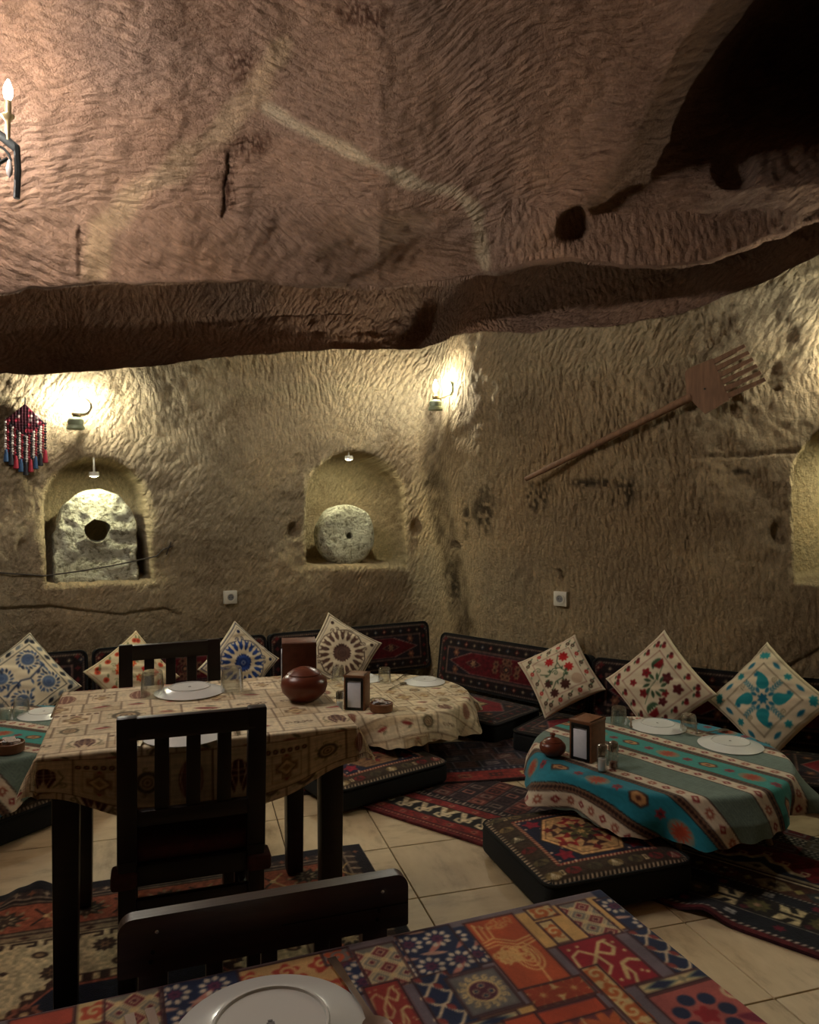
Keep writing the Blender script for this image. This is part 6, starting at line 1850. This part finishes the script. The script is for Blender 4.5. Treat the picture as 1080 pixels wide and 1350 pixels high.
socket(303, 787, 'white wall socket above the navy sunburst pillow')
socket(741, 789, 'white wall socket above the red poppy pillow')

# beaded hanging on the left wall
w, t, n = wallframe(36); p = hit(33, 570) + n * .035
e = empty('beaded_hanging', p, math.atan2(t.y, t.x), 'red diamond bead hanging with blue and red tassels on the wall', 'ornament')
dpx = p.y / F
def lp(u, v): return Vector(((u - 33) * dpx, 0, -(v - 570) * dpx))
bm = bmesh.new(); dm = [(33, 533), (56, 557), (34, 579), (9, 556)]
cvd = Canvas(-.14, -.14, .14, .14, .003, (56, 16, 26)); rg = random.Random(4)
for k in range(70): cvd.disc(rg.uniform(-.12, .12), rg.uniform(-.12, .12), .010, (150, 40, 58) if k % 2 else (28, 20, 24)); 
for k in range(22): cvd.disc(rg.uniform(-.11, .11), rg.uniform(-.11, .11), .0075, (206, 190, 180))
g = np.linspace(0, 1, 30); S, T_ = np.meshgrid(g, g)
c_ = [np.array(lp(*q)) for q in dm]
Pg = (c_[0] * ((1 - S) * (1 - T_))[..., None] + c_[1] * (S * (1 - T_))[..., None] + c_[2] * (S * T_)[..., None] + c_[3] * ((1 - S) * T_)[..., None])
colr = cvd.sample(Pg[..., 0], Pg[..., 2] - .06)
Pf = Pg.copy(); Pf[..., 1] = -.012 - .004 * np.sin(S * 40) * np.sin(T_ * 40); Pb = Pg.copy(); Pb[..., 1] = .006
V = np.concatenate([Pf.reshape(-1, 3), Pb.reshape(-1, 3)]); Fa = gridfaces(30, 30); 
ring = np.concatenate([np.arange(30), np.arange(1, 30) * 30 + 29, 870 + np.arange(28, -1, -1), np.arange(28, 0, -1) * 30]); i = np.arange(len(ring)); j = (i + 1) % len(ring)
Fs = np.stack([ring[i], ring[i] + 900, ring[j] + 900, ring[j]], 1)
obj('woven_diamond', mesh_np('woven_diamond', V, np.concatenate([Fa, Fa[:, ::-1] + 900, Fs]), np.concatenate([colr.reshape(-1, 3)] * 2)), M['cloth'], e)
bm = bmesh.new(); tube(bm, [lp(33, 524) + Vector((0, .02, 0)), lp(33, 530) + Vector((0, -.01, 0)), lp(33, 534)], .004, 6); bm_obj('hook', bm, M['iron'], e)
bead_m = [simple('bead_white', (196, 186, 176), .4), simple('bead_red', (130, 34, 44), .4), simple('bead_black', (28, 24, 28), .4)]
for k in range(18):
    f = k / 17; u = 10 + 47 * f; vt = 558 + 20 * (1 - abs(2 * f - 1)); vb = 594 + 16 * (1 - abs(2 * f - 1))
    bm = bmesh.new(); m = 11
    for q in range(m):
        c = lp(u, vt + (vb - vt) * q / (m - 1)); bmesh.ops.create_icosphere(bm, subdivisions=1, radius=.0085 if q % 3 else .011, matrix=Matrix.Translation(c + Vector((0, -.006, 0))))
    tube(bm, [lp(u, vt - 6), lp(u, vb + 5)], .002, 5)
    bm_obj('bead_strand', bm, bead_m[k % 3], e)
tas = [simple('tassel_blue', (40, 66, 96), .9, bump=.3, scale=90), simple('tassel_red', (140, 30, 44), .9, bump=.3, scale=90), simple('tassel_black', (26, 24, 30), .9, bump=.3, scale=90)]
for k in range(9):
    f = k / 8; u = 11 + 46 * f; v0 = 594 + 17 * (1 - abs(2 * f - 1))
    a = lp(u, v0); bm = bmesh.new()
    lathe(bm, [(.003, .006), (.008, 0), (.009, -.012), (.012, -.03), (.017, -.075), (.010, -.079), (.0005, -.078)], 10, a + Vector((0, -.008, 0))); bm_obj('tassel', bm, tas[(k * 2) % 3], e)

# thin dark wire along the wall and across the left niche
pts = []
for (u, v) in ((-40, 753), (0, 755), (30, 757), (58, 759)): q = hit(u, v); pts.append(q + wallframe(max(u, 1))[2] * .012)
q1 = hit(206, 733) + wallframe(206)[2] * .012; q0 = pts[-1]
for k in range(1, 8): f = k / 8; pts.append(q0.lerp(q1, f) + Vector((0, 0, -.012 * math.sin(PI * f))))
pts.append(q1); pts.append(hit(214, 725) + n * .012); pts.append(hit(228, 719) + n * .012)
bm = bmesh.new(); tube(bm, pts, .005, 6)
o = bm_obj('wire', bm, M['rope']); tag(o, 'thin dark wire strung across the niche with the tall arched stone', 'wire')
bm = bmesh.new(); tube(bm, [hit(219, 731) + n * .012, hit(222, 722) + n * .018, hit(225, 714) + n * .012], .004, 6); bm_obj('knot', bm, M['rope'], o)

# ------------------------------------------------------------------ chandeliers
def chandelier(cx, cy, z0, ceil, a0, label):
    e = empty('iron_chandelier', (cx, cy, z0), 0, label, 'chandelier')
    bm = bmesh.new(); lathe(bm, [(.0005, -.30), (.02, -.29), (.03, -.26), (.016, -.22), (.016, .06), (.03, .09), (.012, .13), (.0005, .14)], 16); bm_obj('centre_column', bm, M['iron'], e)
    bm = bmesh.new(); zz = .13; k = 0
    while z0 + zz < ceil - .01:
        pts = []
        for q in range(10):
            a = 2 * PI * q / 10; lx, lz = .011 * math.cos(a), .020 * math.sin(a)
            pts.append((lx if k % 2 else 0, 0 if k % 2 else lx, zz + lz + .012))
        tube(bm, pts, .003, 5, True); zz += .030; k += 1
    bm_obj('chain', bm, M['iron'], e)
    bm = bmesh.new(); lathe(bm, [(.06, ceil - z0 + .04), (.06, ceil - z0 - .01), (.02, ceil - z0 - .03), (.0005, ceil - z0 - .03)], 20); bm_obj('ceiling_cup', bm, M['iron'], e)
    for s in range(6):
        a = a0 + s * PI / 3; ca_, sa_ = math.cos(a), math.sin(a); V3 = lambda r, z: Vector((r * ca_, r * sa_, z))
        bm = bmesh.new()
        top = [V3(.02 + .39 * q / 10, .03 - .15 * (q / 10) ** 2.2) for q in range(11)]
        tube(bm, top, .018, 6, False, (.5, 1.0)); tube(bm, [V3(.41, -.11), V3(.415, -.2), V3(.41, -.31)], .012, 6)
        tube(bm, [V3(.02, -.24), V3(.15, -.25), V3(.3, -.22), V3(.38, -.16)], .007, 6)
        arm = bm_obj('arm', bm, M['iron'], e)
        bm = bmesh.new()
        for (rc, zc, rr, ph) in ((.325, -.17, .066, 0), (.18, -.11, .08, 2), (.27, -.255, .035, 1)):
            tube(bm, [V3(rc + rr * (1 - q / 26) * math.cos(ph + q * .42), zc + rr * (1 - q / 26) * math.sin(ph + q * .42)) for q in range(22)], .005, 5)
        bm_obj('scroll', bm, M['iron'], arm)
        bm = bmesh.new(); lathe(bm, [(.0005, -.035), (.011, -.02), (.012, .0), (.007, .03), (.0005, .04)], 10, V3(.385, -.2)); bm_obj('enamel_drop', bm, M['crystal'], arm)
        bm = bmesh.new(); lathe(bm, [(.008, -.10), (.009, -.02), (.014, -.012), (.024, .0), (.024, .004), (.012, .006), (.012, .060), (.0005, .061)], 16, V3(.38, 0)); cn = bm_obj('candle_holder', bm, M['brass'], arm)
        bm = bmesh.new(); lathe(bm, [(.007, .060), (.013, .072), (.0165, .090), (.0145, .110), (.008, .128), (.001, .140)], 12, V3(.38, 0)); bm_obj('candle_bulb', bm, M['bulb_chandelier'], arm)
    return e
def ceil_z(x, y):
    bv = BVHTree.FromPolygons(AllV.tolist(), Qf[(regf == 2)].tolist()); h = bv.ray_cast(Vector((x, y, 2.6)), Vector((0, 0, 1)))
    return h[0].z if h[0] else 3.6
CHX = (-1.90, 2.80)
chandelier(CHX[0], CHX[1], 2.915, ceil_z(*CHX), math.radians(14), 'wrought iron chandelier with lit candle bulbs and scrolled arms over the rug')
